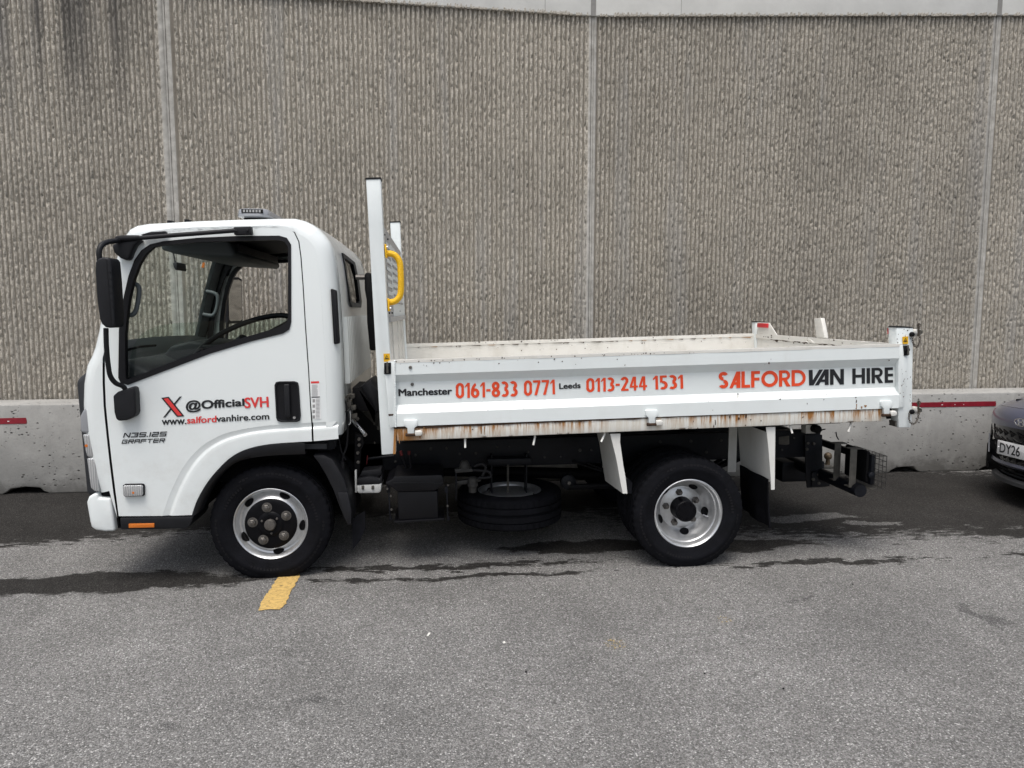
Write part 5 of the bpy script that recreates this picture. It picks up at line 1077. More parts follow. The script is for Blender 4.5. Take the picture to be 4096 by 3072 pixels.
for p, s_, t in (((1648, 318), .006, .8), ((1700, 358), .005, .8), ((1365, 352), .003, 1), ((332, 357), .004, .5), ((1013, 650), .004, 1.2), ((768, 665), .003, 1), ((333, 657), .003, 1), ((880, 310), .006, .4), ((1450, 617), .003, 1)): chip(Z7, p, s_, tall=t)
for p, s_, t in (((1088, 216), .006, .9), ((1150, 188), .016, .3), ((1885, 158), .006, .8), ((1695, 168), .004, 1.6)): chip(Z3, p, s_, Y=BYN+.006, tall=t)
for p, s_, t in (((955, 125), .006, 1.8), ((1022, 135), .007, 2), ((1075, 120), .007, 2.4), ((1110, 145), .005, 1.4), ((1186, 152), .005, 1.2), ((850, 165), .005, 4), ((838, 195), .004, 3), ((688, 158), .003, 3), ((720, 208), .006, 1), ((1072, 185), .005, 1.2), ((1700, 165), .006, 1), ((700, 130), .003, 1)): chip(Z4, p, s_, Y=BYN+.006, tall=t)
for k in range(46):                                   # knocks along the top edges and the tail post
    t = random.random(); x_ = 135+t*2050; y_ = 330-t*66+random.choice((2, 4, 6, 10, 22, 40))
    chip(Z7, (x_, y_), random.uniform(.0025, .006), tall=random.uniform(.4, 1.3))
for k in range(26): chip(Z6, (random.uniform(408, 512), random.uniform(560, 880)), random.uniform(.0018, .004), Y=BYN-.0005, tall=random.uniform(.7, 1.8))
for k in range(14): chip(Z6, (random.uniform(388, 520), random.uniform(228, 360)), random.uniform(.002, .005), Y=BYN+.0115, tall=random.uniform(.6, 2))
def run(f, p, w_, h_, Y):                            # thin rust run below a knock
    c = Q(f(*p), Y); build(MB().add([(c[0]-w_, Y-.0022, c[1]), (c[0]+w_, Y-.0022, c[1]), (c[0]+w_*.5, Y-.0022, c[1]-h_), (c[0]-w_*.2, Y-.0022, c[1]-h_*.9)], [(0, 1, 2, 3)]), 'rust_run', 'rust_light', tip, smooth=0)
for p, w_, h_ in (((1460, 735), .003, .03), ((505, 665), .002, .02), ((1530, 745), .010, .012), ((1500, 755), .006, .014), ((1455, 768), .004, .008)): run(Y1, p, w_, h_, BYN)
for p, w_, h_ in (((520, 215), .004, .07), ((545, 215), .007, .085), ((565, 212), .004, .06), ((700, 262), .006, .02), ((730, 200), .003, .05), ((1150, 195), .006, .045), ((1175, 195), .003, .05)): run(Z3, p, w_, h_, BYN+.006)
# rope hooks under the rail
for f, a, b in ((Z3, (1033, 290), (1034, 352)), (Z3, (1548, 272), (1536, 332)), (Z3, (2062, 250), (2036, 310)), (Z4, (1402, 192), (1418, 246)), (Z4, (1850, 172), (1830, 236))):
    p, q = Q(f(*a), BYN+.04), Q(f(*b), BYN+.02); build(MB().tube([(p[0], BYN+.05, p[1]+.02), (p[0], BYN+.04, p[1]), (q[0], BYN+.02, q[1])], .006, 8), 'rope_hook', 'guard_white', tip)
# ------------------------------------------------------------------ mudguards
mg = holder('mudguards', truck)
def guard(front, fy):
    if front:
        P = T(Z4, [(75, 250), (150, 248), (148, 310), (172, 480), (190, 580), (202, 690), (168, 690), (150, 600), (120, 430), (85, 290)], BYN+.03)
        build(MB().prism(P, fy(BYN+.03), fy(BYN+.036)), 'guard_flange', 'guard_white', mg, smooth=0)
        x_ = [Q(Z4(80, 260), BYN+.03), Q(Z4(120, 430), BYN+.03), Q(Z4(165, 690), BYN+.03)]
        q = [(p[0]+.002, p[1]) for p in x_]; zz = [.0, .0, 0]
        ib = Q(Z3(1985, 590), BYN+.5)[1]
        mb = MB(); r0 = [(x, fy(BYN+.036), z) for x, z in q]; r1 = [(x, fy(BYN+.48), z if i < 2 else ib) for i, (x, z) in enumerate(q)]; mb.grid([r0, r1]); build(mb, 'guard_plate', 'guard_white', mg, smooth=0)
        sp = T(Z4, [(170, 570), (215, 585), (238, 610), (232, 690), (205, 690)], BYN+.05); build(MB().prism(sp, fy(BYN+.05), fy(BYN+.4)), 'rubber_lip', 'rubber', mg, smooth=0)
    else:
        P = T(Z4, [(1225, 200), (1293, 198), (1288, 660), (1263, 662), (1258, 560), (1240, 330)], BYN+.03); build(MB().prism(P, fy(BYN+.03), fy(BYN+.036)), 'guard_flange', 'guard_white', mg, smooth=0)
        xa = Q(Z4(1232, 240), BYN+.03); xb2 = Q(Z4(1260, 610), BYN+.03); zi = Q(Z4(1055, 510), BYN+.46)[1]
        build(MB().grid([[(xa[0]+.004, fy(BYN+.036), xa[1]), (xb2[0]+.004, fy(BYN+.036), xb2[1])], [(xa[0]+.004, fy(BYN+.47), xa[1]), (xb2[0]+.004, fy(BYN+.47), zi)]]), 'guard_plate', 'guard_white', mg, smooth=0)
        build(MB().box(xa[0]-.05, xa[0]+.006, fy(BYN+.47), fy(BYN+.476), zi-.02, xa[1]), 'guard_inner_flange', 'guard_white', mg, smooth=0)
        fz0, fz1 = Q(Z4(1265, 970), BYN+.05)[1], Q(Z4(1180, 925), BYN+.3)[1]
        rws = []
        for t in np.linspace(0, 1, 9):
            y = BYN+.05+t*.41; w2 = .012*sin(t*9)
            rws.append([(xb2[0]-.012+w2*.4, fy(y), zi+.03), (xb2[0]-.006+w2, fy(y), .40), (xb2[0]+.012+w2*1.3, fy(y), fz0+.02+(.0 if t < .5 else .01)), (xb2[0]+.022+w2*1.3, fy(y), fz0+.02), (xb2[0]+.002+w2, fy(y), .40), (xb2[0]-.006+w2*.4, fy(y), zi+.03)])
        build(MB().loops(rws), 'mud_flap', 'rubber', mg, smooth=50)
for fy in ((lambda y: y), mir): guard(True, fy); guard(False, fy)
# ------------------------------------------------------------------ chassis
ch = holder('chassis', truck)
for y in (4.62, mir(4.62)-.06): build(MB().prism([(-1.95, .43), (-.7, .52), (2.62, .55), (2.62, .74), (-.7, .70), (-1.95, .60)], y, y+.06), 'frame_rail', 'frame_navy', ch, bevel=.004)
for x in (-1.5, -.45, .15, .95, 1.9, 2.5): build(MB().box(x, x+.06, 4.68, mir(4.68), .54, .64), 'cross_member', 'chassis_black', ch, smooth=0)
hl = MB()
for k in range(26):
    x = -.3+k*.11+random.uniform(-.03, .03); z = random.choice((.58, .62, .66))+.01*x; bolt(hl, (x, 4.62, z), random.uniform(.006, .012), .006, n=8)
tag(build(hl, 'frame_rivets', 'filter_grey', ch), kind='stuff')
build(MB().tube([(RX, 4.2, .332), (RX, mir(4.2), .332)], .06, 14), 'rear_axle', 'chassis_black', ch, smooth=60)
build(MB().lathe([(.0002, -.15), (.10, -.12), (.15, 0), (.10, .12), (.0002, .15)], (RX, YC, .332), 'y', 20), 'differential', 'chassis_black', ch, smooth=60)
build(MB().tube([(FX, 4.3, .29), (FX, mir(4.3), .29)], .045, 12), 'front_axle', 'chassis_black', ch, smooth=60)
build(MB().tube([(-.6, YC, .45), (RX-.1, YC, .36)], .04, 12), 'prop_shaft', 'chassis_black', ch, smooth=60)
build(MB().box(-1.75, -.75, 4.75, mir(4.75), .38, .95), 'engine', 'chassis_black', ch, bevel=.05)
build(MB().box(-.75, -.2, 4.85, mir(4.85), .36, .62), 'gearbox', 'chassis_black', ch, bevel=.05)
build(MB().box(.1, 1.0, mir(4.62)+.08, mir(4.62)+.5, .36, .72), 'fuel_tank', 'chassis_black', ch, bevel=.04)
for y in (4.60, mir(4.60)-.05):
    for k in range(4):
        L_ = .62-.1*k; P = bez([(RX-L_, .55-.012*k+.0), (RX-L_*.5, .45-.016*k), (RX, .425-.016*k), (RX+L_*.5, .46-.016*k), (RX+L_, .56-.012*k)], 4); build(MB().loops([[(x, y, z), (x, y+.06, z), (x, y+.06, z+.011), (x, y, z+.011)] for x, z in P]), 'leaf_spring', 'chassis_black', ch, smooth=30)
c = Q(Z3(1790, 600), 4.58); build(MB().lathe([(.05, .0), (.05, -.05), (.03, -.06), (.0002, -.06)], (c[0], 4.60, c[1]), 'y', 18), 'spring_eye', 'frame_navy', ch); build(bolt(MB(), (c[0], 4.54, c[1]), .014, .012), 'spring_bolt', 'nut_steel', ch)
build(MB().tube([(c[0], 4.55, c[1]-.03), (RX-.2, 4.55, .40)], .02, 8), 'radius_arm', 'chassis_black', ch)
# spare wheel carrier
cx, cz = .44, .36
for x in (.33, .56): build(MB().box(x-.004, x+.004, 4.56, 4.66, cz-.01, .62), 'carrier_strap', 'frame_navy', ch, smooth=0)
build(MB().box(.30, .59, 4.53, 4.70, .56, .60), 'carrier_beam', 'frame_navy', ch, bevel=.006); build(MB().tube([(.44, 4.6, .60), (.44, 4.6, .36)], .008, 8), 'carrier_screw', 'dusty_steel', ch)
# battery box with lid, straps and tray
bt = holder('battery_box', truck); YB = 4.27
def slab(f, pts, y0_, y1_, name, m, par, bev=.004, yq=None, seg=2): return build(MB().prism(T(f, pts, yq or y0_), y0_, y1_), name, m, par, bevel=bev, seg=seg)
slab(E2, [(800, 1290), (1245, 1283), (1252, 1592), (812, 1606)], YB, YB+.28, 'battery_case', 'black_trim', bt, .008)
slab(E2, [(668, 1190), (745, 1150), (760, 1120), (1290, 1105), (1310, 1150), (1312, 1215), (1240, 1262), (1215, 1280), (800, 1292), (745, 1250), (672, 1215)], YB-.02, YB+.30, 'battery_lid', 'black_trim', bt, .010)
slab(E2, [(750, 1190), (1180, 1178), (1215, 1190), (1305, 1186), (1305, 1200), (1215, 1205), (1180, 1192), (750, 1204)], YB-.024, YB-.018, 'lid_rib', 'black_plastic', bt, .002)
slab(E2, [(763, 1618), (1318, 1584), (1320, 1606), (800, 1640), (766, 1638)], YB-.01, YB+.28, 'battery_tray', 'black_trim', bt, .003)
for x0_, x1_ in ((712, 726), (1352, 1366)): slab(E2, [(x0_-12, 1290), (x1_-12, 1290), (x1_, 1560), (x1_+20, 1600), (x0_, 1615)], YB, YB+.02, 'battery_strap', 'frame_navy', bt, .002); slab(E2, [(x0_-30, 1235), (x1_-8, 1230), (x1_-6, 1300), (x0_-30, 1304)], YB, YB+.03, 'strap_clamp', 'frame_navy', bt, .002)
for p in ((690, 1255), (728, 1335), (735, 1485), (1358, 1215), (1355, 1445)): c = Q(E2(*p), YB); build(bolt(MB(), (c[0], YB-.0, c[1]), .007, .012), 'strap_bolt', 'nut_steel', bt)
# fuse box: black lid over a pale tray
fbx = holder('fuse_box', truck); YFB = 4.30
slab(E2, [(352, 1218), (628, 1190), (620, 1290), (590, 1306), (372, 1312), (352, 1290)], YFB, YFB+.16, 'tray', 'tray_white', fbx, .008)
slab(E2, [(360, 1150), (400, 1140), (480, 1125), (575, 1135), (600, 1150), (632, 1100), (636, 1190), (600, 1210), (352, 1220)], YFB-.002, YFB+.15, 'lid', 'black_plastic', fbx, .006)
slab(E2, [(380, 1125), (410, 1060), (620, 1040), (632, 1100), (580, 1135), (480, 1125)], YFB+.03, YFB+.15, 'lid_top', 'black_plastic', fbx, .006)
for x in (402, 512): slab(E2, [(x, 1226), (x+30, 1224), (x+32, 1265), (x+2, 1268)], YFB-.008, YFB+.001, 'clip', 'dusty_steel', fbx, .002)
slab(E2, [(328, 1055), (348, 1055), (352, 1300), (332, 1300)], YFB+.02, YFB+.05, 'bracket', 'tray_white', fbx, .002)
# ------------------------------------------------------------------ gear between cab and headboard
eg = holder('cab_rear_gear', truck)
slab(E2, [(300, 140), (370, 140), (395, 160), (530, 380), (545, 470), (548, 400), (380, 400), (360, 370), (300, 345)], 4.36, 4.75, 'intake_box', 'chassis_black', eg, .006)
slab(E2, [(370, 145), (500, 60), (585, 170), (590, 380), (548, 470), (525, 370)], 4.42, 4.80, 'intake_duct', 'black_trim', eg, .006)
sn = [(E4, (585, 830), (640, 830), (600, 805)),]
sx0 = Q(E4(585, 900), 4.55)[0]; sx1 = Q(E4(690, 900), 4.55)[0]; sz1 = Q(E4(600, 805), 4.55)[1]; sz0 = Q(E4(640, 1650), 4.55)[1]
P = T(E4, [(582, 835), (600, 806), (640, 806), (675, 850), (700, 1000), (712, 1660), (640, 1660), (612, 1350), (605, 1100), (585, 990)], 4.6); build(MB().prism(P, 4.55, 5.0), 'air_intake_stack', 'chassis_black', eg, bevel=.01); build(MB().tube([(P[0][0]-.06, 4.62, P[0][1]-.01), (P[0][0]+.02, 4.62, P[0][1]-.01)], .016, 8), 'stack_clamp', 'nut_steel', eg)
P = T(E2, [(150, 600), (205, 585), (300, 300), (400, 400), (600, 600), (640, 1000), (400, 1060), (180, 830)], 4.62); build(MB().prism(P, 4.62, 5.3), 'cab_mount', 'chassis_black', eg, smooth=0)
a, b = Q(E2(300, 515), 4.25), Q(E2(445, 662), 4.18); build(MB().tube([(a[0], 4.3, a[1]), (b[0], 4.18, b[1])], .0125, 10), 'tilt_lever', 'chrome', eg, smooth=60)
def pipe(pts, Y, r, m='black_trim', f=E2): build(MB().tube(bez([(*Q(f(*p), Y)[:1], Y, Q(f(*p), Y)[1]) for p in pts], 5), r, 7), 'hose', m, eg, smooth=60)
pipe([(245, 400), (252, 600), (240, 780), (205, 880), (188, 960)], 4.25, .008); pipe([(188, 955), (192, 1140)], 4.25, .016, 'black_plastic'); pipe([(275, 395), (283, 460), (280, 530), (262, 550)], 4.22, .004, 'chrome'); pipe([(205, 410), (235, 400), (240, 350), (215, 260)], 4.22, .005); pipe([(215, 260), (270, 215), (310, 220)], 4.25, .006, 'dusty_steel')
pipe([(150, 650), (155, 720), (185, 850), (230, 940)], 4.25, .006); pipe([(470, 930), (560, 915), (760, 895)], 4.5, .010, 'frame_navy')
pipe([(835, 840), (850, 890)], 4.45, .010, 'cable_red'); pipe([(930, 840), (930, 880)], 4.45, .010, 'cable_red'); pipe([(845, 890), (880, 980), (905, 1100)], 4.46, .007); pipe([(930, 880), (945, 1000), (950, 1110)], 4.46, .007); pipe([(470, 890), (460, 985)], 4.45, .004, 'cable_red')
for p, s_ in (((235, 265), .022), ((295, 240), .020), ((255, 330), .025), ((310, 365), .02), ((320, 460), .022), ((270, 300), .016), ((235, 370), .016)):
    c = Q(E2(*p), 4.27); build(MB().box(c[0]-s_*.7, c[0]+s_*.7, 4.26+random.uniform(0, .03), 4.32, c[1]-s_*.7, c[1]+s_*.7), 'cab_latch', 'dusty_steel', eg, bevel=.005)

for p in ((376, 710), (377, 775), (358, 487), (362, 862), (366, 965)): c = Q(E2(*p), 4.35); build(bolt(MB(), (c[0], 4.36, c[1]), .0115, .014), 'bolt', 'nut_steel', eg); 
slab(E2, [(330, 640), (410, 680), (430, 760), (400, 830), (380, 1100), (320, 1100)], 4.36, 4.40, 'mount_plate', 'chassis_black', eg, .003)
for p, s_ in (((545, 540), 10), ((590, 590), 14), ((550, 752), 8)): slab(E2, [(p[0]-s_, p[1]-s_*1.4), (p[0]+s_, p[1]), (p[0]+s_*.4, p[1]+s_*1.5), (p[0]-s_, p[1]+s_)], 4.5, 4.52, 'bracket_tab', 'dusty_steel', eg, .001)
# front mudguard and flap
gd = [(1752, 594), (1790, 640), (1850, 740), (1905, 850), (1945, 960), (1985, 1060), (2012, 1104), (2038, 1100), (2035, 1000), (2018, 880), (1980, 760), (1935, 680), (1895, 620), (1830, 590)]
slab(Z2, gd, SY+.03, SY+.30, 'front_mudguard', 'black_plastic', eg, .008)
slab(Z2, [(1935, 868), (2010, 866), (2038, 1000), (2036, 1106), (2012, 1106), (1985, 1050)], SY+.018, SY+.03, 'mudguard_end', 'black_plastic', eg, .004)
fp = T(Z2, [(2042, 1075), (2070, 1040), (2140, 1000), (2142, 1130), (2105, 1215), (2046, 1286)], SY+.1); build(MB().prism(fp, SY+.09, SY+.10), 'mud_flap', 'rubber', eg, smooth=0)
slab(Z2, [(1762, 490), (1930, 478), (1925, 530), (1890, 555), (1800, 560), (1770, 540)], SY+.10, SY+.14, 'grab_bracket', 'frame_navy', eg, .004)
# fuel filter
ff = holder('fuel_filter', truck)
c = Q(Z3(1090, 600), 4.33); z_ = lambda yy: Q(Z3(1090, yy), 4.33)[1]
build(MB().lathe([(.0002, z_(690)), (.024, z_(688)), (.026, z_(650)), (.034, z_(640)), (.034, z_(622)), (.030, z_(618)), (.030, z_(585)), (.022, z_(575)), (.0002, z_(570))], (c[0], 4.36, 0), 'z', 20, mod=lambda q, k, r: r*(.94 if q in (3, 4) and k % 2 else 1)), 'filter_body', 'filter_grey', ff, smooth=30)
c2 = Q(Z3(1030, 500), 4.33); build(MB().lathe([(.0002, .045), (.018, .04), (.03, .022), (.034, .01), (.034, -.006), (.02, -.012), (.0002, -.012)], (c2[0], 4.36, c2[1]), 'z', 18), 'primer_pump', 'filter_grey', ff, smooth=30)
slab(Z3, [(955, 510), (1085, 505), (1090, 530), (960, 540)], 4.34, 4.40, 'filter_head', 'filter_grey', ff, .005); slab(Z3, [(962, 540), (972, 540), (972, 740), (962, 745)], 4.36, 4.42, 'filter_bracket', 'frame_navy', ff, .002); slab(Z3, [(970, 600), (1045, 590), (1150, 570), (1150, 600), (1045, 620), (975, 628)], 4.37, 4.41, 'filter_clamp', 'filter_grey', ff, .004)
for pts in ([(1085, 515), (1150, 520), (1210, 530), (1225, 560)], [(1130, 575), (1190, 572), (1225, 568)], [(1100, 490), (1150, 470), (1185, 500), (1160, 560)]): build(MB().tube(bez([(*Q(Z3(*p), 4.36)[:1], 4.36, Q(Z3(*p), 4.36)[1]) for p in pts], 5), .011, 8), 'fuel_hose', 'black_trim', ff, smooth=60)
# ------------------------------------------------------------------ rear end: drop plates, under-run tube, lamp carrier, tow ball
re = holder('rear_underrun', truck)
tx, tz = Q(Y6(893, 936), 4.14); tr_ = .5*(Q(Y6(893, 885), 4.14)[1]-Q(Y6(893, 987), 4.14)[1])
build(MB().tube([(tx, 4.14, tz), (tx, mir(4.14), tz)], tr_, 20), 'underrun_tube', 'frame_navy', re, smooth=60)
for fy in ((lambda y: y), mir):
    P = T(Y6, [(430, 480), (572, 480), (575, 770), (632, 785), (632, 893), (575, 900), (450, 906), (440, 800)], 4.62); build(MB().prism(P, fy(4.60), fy(4.612)), 'drop_plate', 'frame_navy', re, bevel=.003)
    P2 = T(Y6, [(490, 790), (505, 778), (632, 780), (632, 893), (490, 900)], 4.60); build(MB().prism(P2, fy(4.585), fy(4.60)), 'clamp_plate', 'frame_navy', re, bevel=.004)
for p in ((472, 553), (522, 556), (466, 600), (553, 803), (508, 840), (553, 872)): c = Q(Y6(*p), 4.585); build(bolt(MB(), (c[0], 4.60 if p[1] < 700 else 4.585, c[1]), .011, .012), 'bolt', 'dusty_steel', re)
slab(Y6, [(210, 490), (560, 475), (560, 500), (440, 520), (440, 660), (210, 665)], 4.66, 4.70, 'frame_end', 'frame_navy', re, .004)
slab(Y6, [(232, 500), (318, 490), (318, 560), (290, 565), (232, 560)], 4.615, 4.62, 'body_lug', 'dusty_steel', re, .003)
slab(Y6, [(452, 405), (560, 402), (558, 470), (452, 474)], 4.55, 4.62, 'hinge_block', 'guard_white', re, .004); c = Q(Y6(548, 440), 4.5); build(MB().lathe([(.028, .12), (.028, .0), (.018, -.008), (.0002, -.008)], (c[0], 4.5, c[1]), 'y', 16), 'hinge_pin', 'chassis_black', re)
pipe2 = lambda pts, Y, r, m: build(MB().tube(bez([(*Q(Y6(*p), Y)[:1], Y, Q(Y6(*p), Y)[1]) for p in pts], 4), r, 6), 'cable', m, re, smooth=60)
pipe2([(560, 470), (580, 445), (608, 437)], 4.5, .004, 'black_trim'); pipe2([(694, 460), (700, 495), (716, 522)], 4.4, .004, 'black_trim')
lc = holder('lamp_carrier', truck)
bx, bz = Q(Y6(960, 640), 4.20); bz2 = bz-.05
build(MB().box(bx-.03, bx+.0, 4.20, mir(4.20), bz-.045, bz), 'carrier_beam', 'frame_navy', lc, bevel=.004)
hz0, hz1 = Q(Y6(840, 912), 4.14)[1], Q(Y6(840, 612), 4.14)[1]
for y in (4.18, 4.36, mir(4.18), mir(4.36)):
    x0_ = Q(Y6(835, 760), 4.14)[0]; x1_ = x0_+.055
    mb = MB().loops([[(x0_, y, z), (x0_, y+.006, z), (x1_, y+.006, z), (x1_, y, z)] for z in (hz0, hz1)]) if 0 else MB().box(x0_, x0_+.045, y, y+.006, hz0, hz1)
    build(mb, 'guard_hoop', 'dusty_steel', lc, bevel=.002); build(MB().box(x0_, x1_+.05, y, y+.055, hz0-.006, hz0), 'hoop_foot', 'dusty_steel', lc, smooth=0); build(MB().box(x0_, x1_+.03, y, y+.055, hz1, hz1+.006), 'hoop_top', 'dusty_steel', lc, smooth=0)
for fy in ((lambda y: y), mir):
    x0_ = Q(Y6(905, 760), 4.2)[0]; x1_ = Q(Y6(1045, 760), 4.12)[0]
    ya, yb = sorted((fy(4.15), fy(4.42)))
    build(MB().box(x0_+.01, x1_-.03, ya+.02, yb, hz0+.02, hz1-.01), 'lamp_body', 'chassis_black', lc, bevel=.012, seg=3); build(MB().box(x1_-.035, x1_-.01, ya, yb, hz0+.012, hz1-.03), 'lamp_lens', 'red_lens' if 0 else 'frame_navy', lc, bevel=.006)
    c = (x0_+.035, fy(4.155), hz0+.075); build(MB().lathe([(.022, .01), (.022, -.008), (.014, -.014), (.0002, -.015)], c, 'y', 14), 'lamp_plug', 'frame_navy', lc)
    gx = Q(Y6(1096, 820), 4.10)[0]; gw = MB(); ga, gb = sorted((fy(4.10), fy(4.44)))
    for k in range(7): z = hz0+(hz1-hz0-.03)*k/6; gw.box(gx-.001, gx+.002, ga, gb, z-.0015, z+.0015)
    for k in range(10): y = ga+(gb-ga)*k/9; gw.box(gx-.001, gx+.002, y-.0015, y+.0015, hz0, hz1-.03)
    for z in (hz0, hz1-.03):
        for k in range(4): x = gx-.07+.0233*k; gw.box(x-.0015, x+.0015, ga, gb, z-.001, z+.001)
        for y in (ga, gb): gw.box(gx-.075, gx+.002, y-.0015, y+.0015, z-.0015, z+.0015)
    for k in range(3):
        for y in (ga, gb): x = gx-.025*k; gw.box(x-.0012, x+.0012, y-.0012, y+.0012, hz0, hz1-.03)
    for k in range(7):
        for y in (ga, gb): z = hz0+(hz1-hz0-.03)*k/6; gw.box(gx-.05, gx, y-.0012, y+.0012, z-.0012, z+.0012)
    tag(build(gw, 'lamp_guard_mesh', 'filter_grey', lc, smooth=0), kind='stuff')
    build(MB().box(bx-.02, gx, ga+.03, gb, hz0-.012, hz0-.006), 'guard_floor', 'dusty_steel', lc, smooth=0)
tbh = holder('tow_ball', truck); bxx, bzz = Q(Y6(630, 655), YC); rbl = .5*(Q(Y6(602, 655), YC)[0]-Q(Y6(661, 655), YC)[0]); rbl = abs(rbl)
build(MB().lathe([(rbl*sin(t)+.0002, -rbl*cos(t)) for t in np.linspace(0, pi, 12)], (bxx, YC, bzz), 'z', 20), 'ball', 'tow_ball', tbh, smooth=60)
build(MB().tube([(bxx, YC, bzz-rbl*.8), (bxx, YC, bzz-rbl*2.4)], rbl*.5, 12, rbl*.62), 'neck', 'tow_ball', tbh, smooth=60); build(MB().box(bxx-.13, bxx+.02, YC-.06, YC+.06, bzz-rbl*2.9, bzz-rbl*2.2), 'ball_plate', 'dusty_steel', tbh, bevel=.006)
build(MB().box(2.5, bxx-.08, YC-.1, YC+.1, .30, .45), 'tow_bracket', 'frame_navy', tbh, bevel=.01)
# ================================================================== dark car behind the truck
CY = 5.0
car = thing('parked_car', (6.4, CY, 0), 'dark slate blue hatchback nosed up behind the truck', 'car')
US = [0, .10, .20, .30, .40, .50, .58, .65, .71, .76, .80, .83, .86]
DX = [0, .006, .028, .062, .108, .170, .222, .275, .330, .390, .460, .55, .72]
def dx(u): return float(np.interp(abs(u), US, DX))
LV = [  # centre z, outer z, set-back, band
 (.150, .140, .14, 'lip'), (.175, .150, .045, 'lip'), (.205, .185, .045, 'lip'), (.222, .205, .075, 'lip'),
 (.226, .208, .14, 'low'), (.305, .262, .14, 'low'),
 (.308, .264, .055, 'bar'), (.330, .285, .030, 'bar'), (.352, .318, .035, 'bar'),
 (.355, .322, .070, 'gri'), (.43, .41, .062, 'gri'), (.52, .50, .045, 'gri'), (.638, .596, .030, 'gri'),
 (.642, .600, .010, 'nose'), (.690, .650, .006, 'nose'), (.740, .698, .022, 'nose'), (.778, .732, .060, 'nose'), (.792, .744, .085, 'nose'),
 (.794, .746, .088, 'bon'), (.830, .778, .22, 'bon'), (.875, .815, .46, 'bon'), (.930, .862, .80, 'bon'), (.985, .90, 1.32, 'bon')]
ycols = [s_*u for s_, L_ in ((-1, US[::-1]), (1, US[1:])) for u in L_]
def cpt(lv, u):
    zc, zo, sb, _ = lv; k = min(1, abs(u)/.65)**1.6; X = 4.475+sb+dx(u)*(1 if sb < .2 else max(.1, 1-(sb-.2)*1.3)); return (X, CY+u, zc+(zo-zc)*k)
def band(tags, m, name):
    idx = [i for i, l in enumerate(LV) if l[3] in tags]; rows_ = [[cpt(LV[i], u) for u in ycols] for i in range(idx[0], idx[-1]+1)]
    return build(MB().grid(rows_), name, m, car, smooth=50)
band(('lip',), 'car_lip', 'front_lip'); band(('low',), 'car_gloss_black', 'lower_grille'); band(('bar',), 'car_paint', 'bumper_bar'); band(('gri',), 'car_gloss_black', 'grille'); band(('nose',), 'car_paint', 'nose'); band(('bon',), 'car_paint', 'bonnet')
for a, b in ((3, 4), (5, 6), (8, 9), (12, 13)): build(MB().grid([[cpt(LV[i], u) for u in ycols] for i in (a, b)]), 'bumper_return', 'car_gloss_black', car, smooth=0)
# faceted grille blades, lower slats, side frame and lamp strip
gl = [l for l in LV if l[3] == 'gri']
def gpt(u, z, off):
    zs = [l[0]-(l[0]-l[1])*min(1, abs(u)/.65)**1.6 for l in gl]; sb = float(np.interp(z, zs, [l[2] for l in gl])); return Vector((4.475+sb+dx(u)-off, CY+u, z))
for r in range(4):
    for k in range(-6, 7):
        u = k*.098+(.049 if r % 2 else 0); z = .385+r*.066-(abs(u)/.65)**1.6*.035
        if abs(u) > .60: continue
        a, b, c, d = gpt(u-.046, z+.005, .004), gpt(u+.046, z+.028, .004), gpt(u+.02, z-.028, .004), gpt(u+.012, z+.002, .014)
        build(MB().add([a, b, c, d], [(0, 1, 3), (1, 2, 3), (2, 0, 3), (0, 2, 1)]), 'grille_blade', 'black_trim', car, smooth=0)
for z in (.235, .26, .285): build(MB().grid([[cpt((z+dz_, z-.03+dz_*.8, .12-.03*(dz_ == 0), ''), u) for u in ycols[3:-3]] for dz_ in (-.006, 0, .006)]), 'lower_slat', 'car_lip', car, smooth=0)
for s_ in (-1, 1):
    def sf(u, z, off=.0): return (4.475+.02+dx(u)-off, CY+s_*u, z)
    build(MB().grid([[sf(.60, .60, .01), sf(.66, .52, .012), sf(.655, .42, .012), sf(.60, .325, .01)], [sf(.66, .595, 0), sf(.745, .50, .0), sf(.73, .40, 0), sf(.665, .315, 0)]]), 'lamp_housing', 'car_gloss_black', car, smooth=0)
    build(MB().tube([sf(.655, .50, .018), sf(.65, .42, .018), sf(.61, .345, .016)], .006, 6), 'lamp_strip', 'lens_grey', car)
    build(MB().grid([[sf(.64, .255, .02), sf(.60, .21, .02)], [sf(.72, .258, -.02), sf(.70, .205, -.02)]]), 'intake_fin', 'car_lip', car, smooth=0)
# number plate
px_ = 4.498
P = rrect(CY-.26, CY+.26, .405, .517, .008); build(MB().prism(P, px_, px_+.006, 'x'), 'number_plate', 'plate_white', car, bevel=.001)
def plate_text(body, y0_, y1_, z0_, z1_, m):
    v, f = text_mesh(body, .012); q = quadmap(v, [(y0_, z0_), (y1_, z0_), (y1_, z1_), (y0_, z1_)]); me = bpy.data.meshes.new('plate_characters'); me.from_pydata([(px_-.0016, a, b) for a, b in q], [], f); me.materials.append(M[m]); return link('plate_characters', me, car)
plate_text('DY26', CY+.232, CY+.030, .422, .501, 'vinyl_black')
for k in (1, -1): build(MB().lathe([(.007, 0), (.006, -.004), (.0002, -.005)], (px_, CY+.245*k, .461), 'x', 12), 'plate_screw', 'vinyl_white', car)
build(MB().box(px_-.0012, px_+.001, CY+.07, CY+.125, .4125, .4155), 'plate_maker_line', 'vinyl_grey', car, smooth=0)
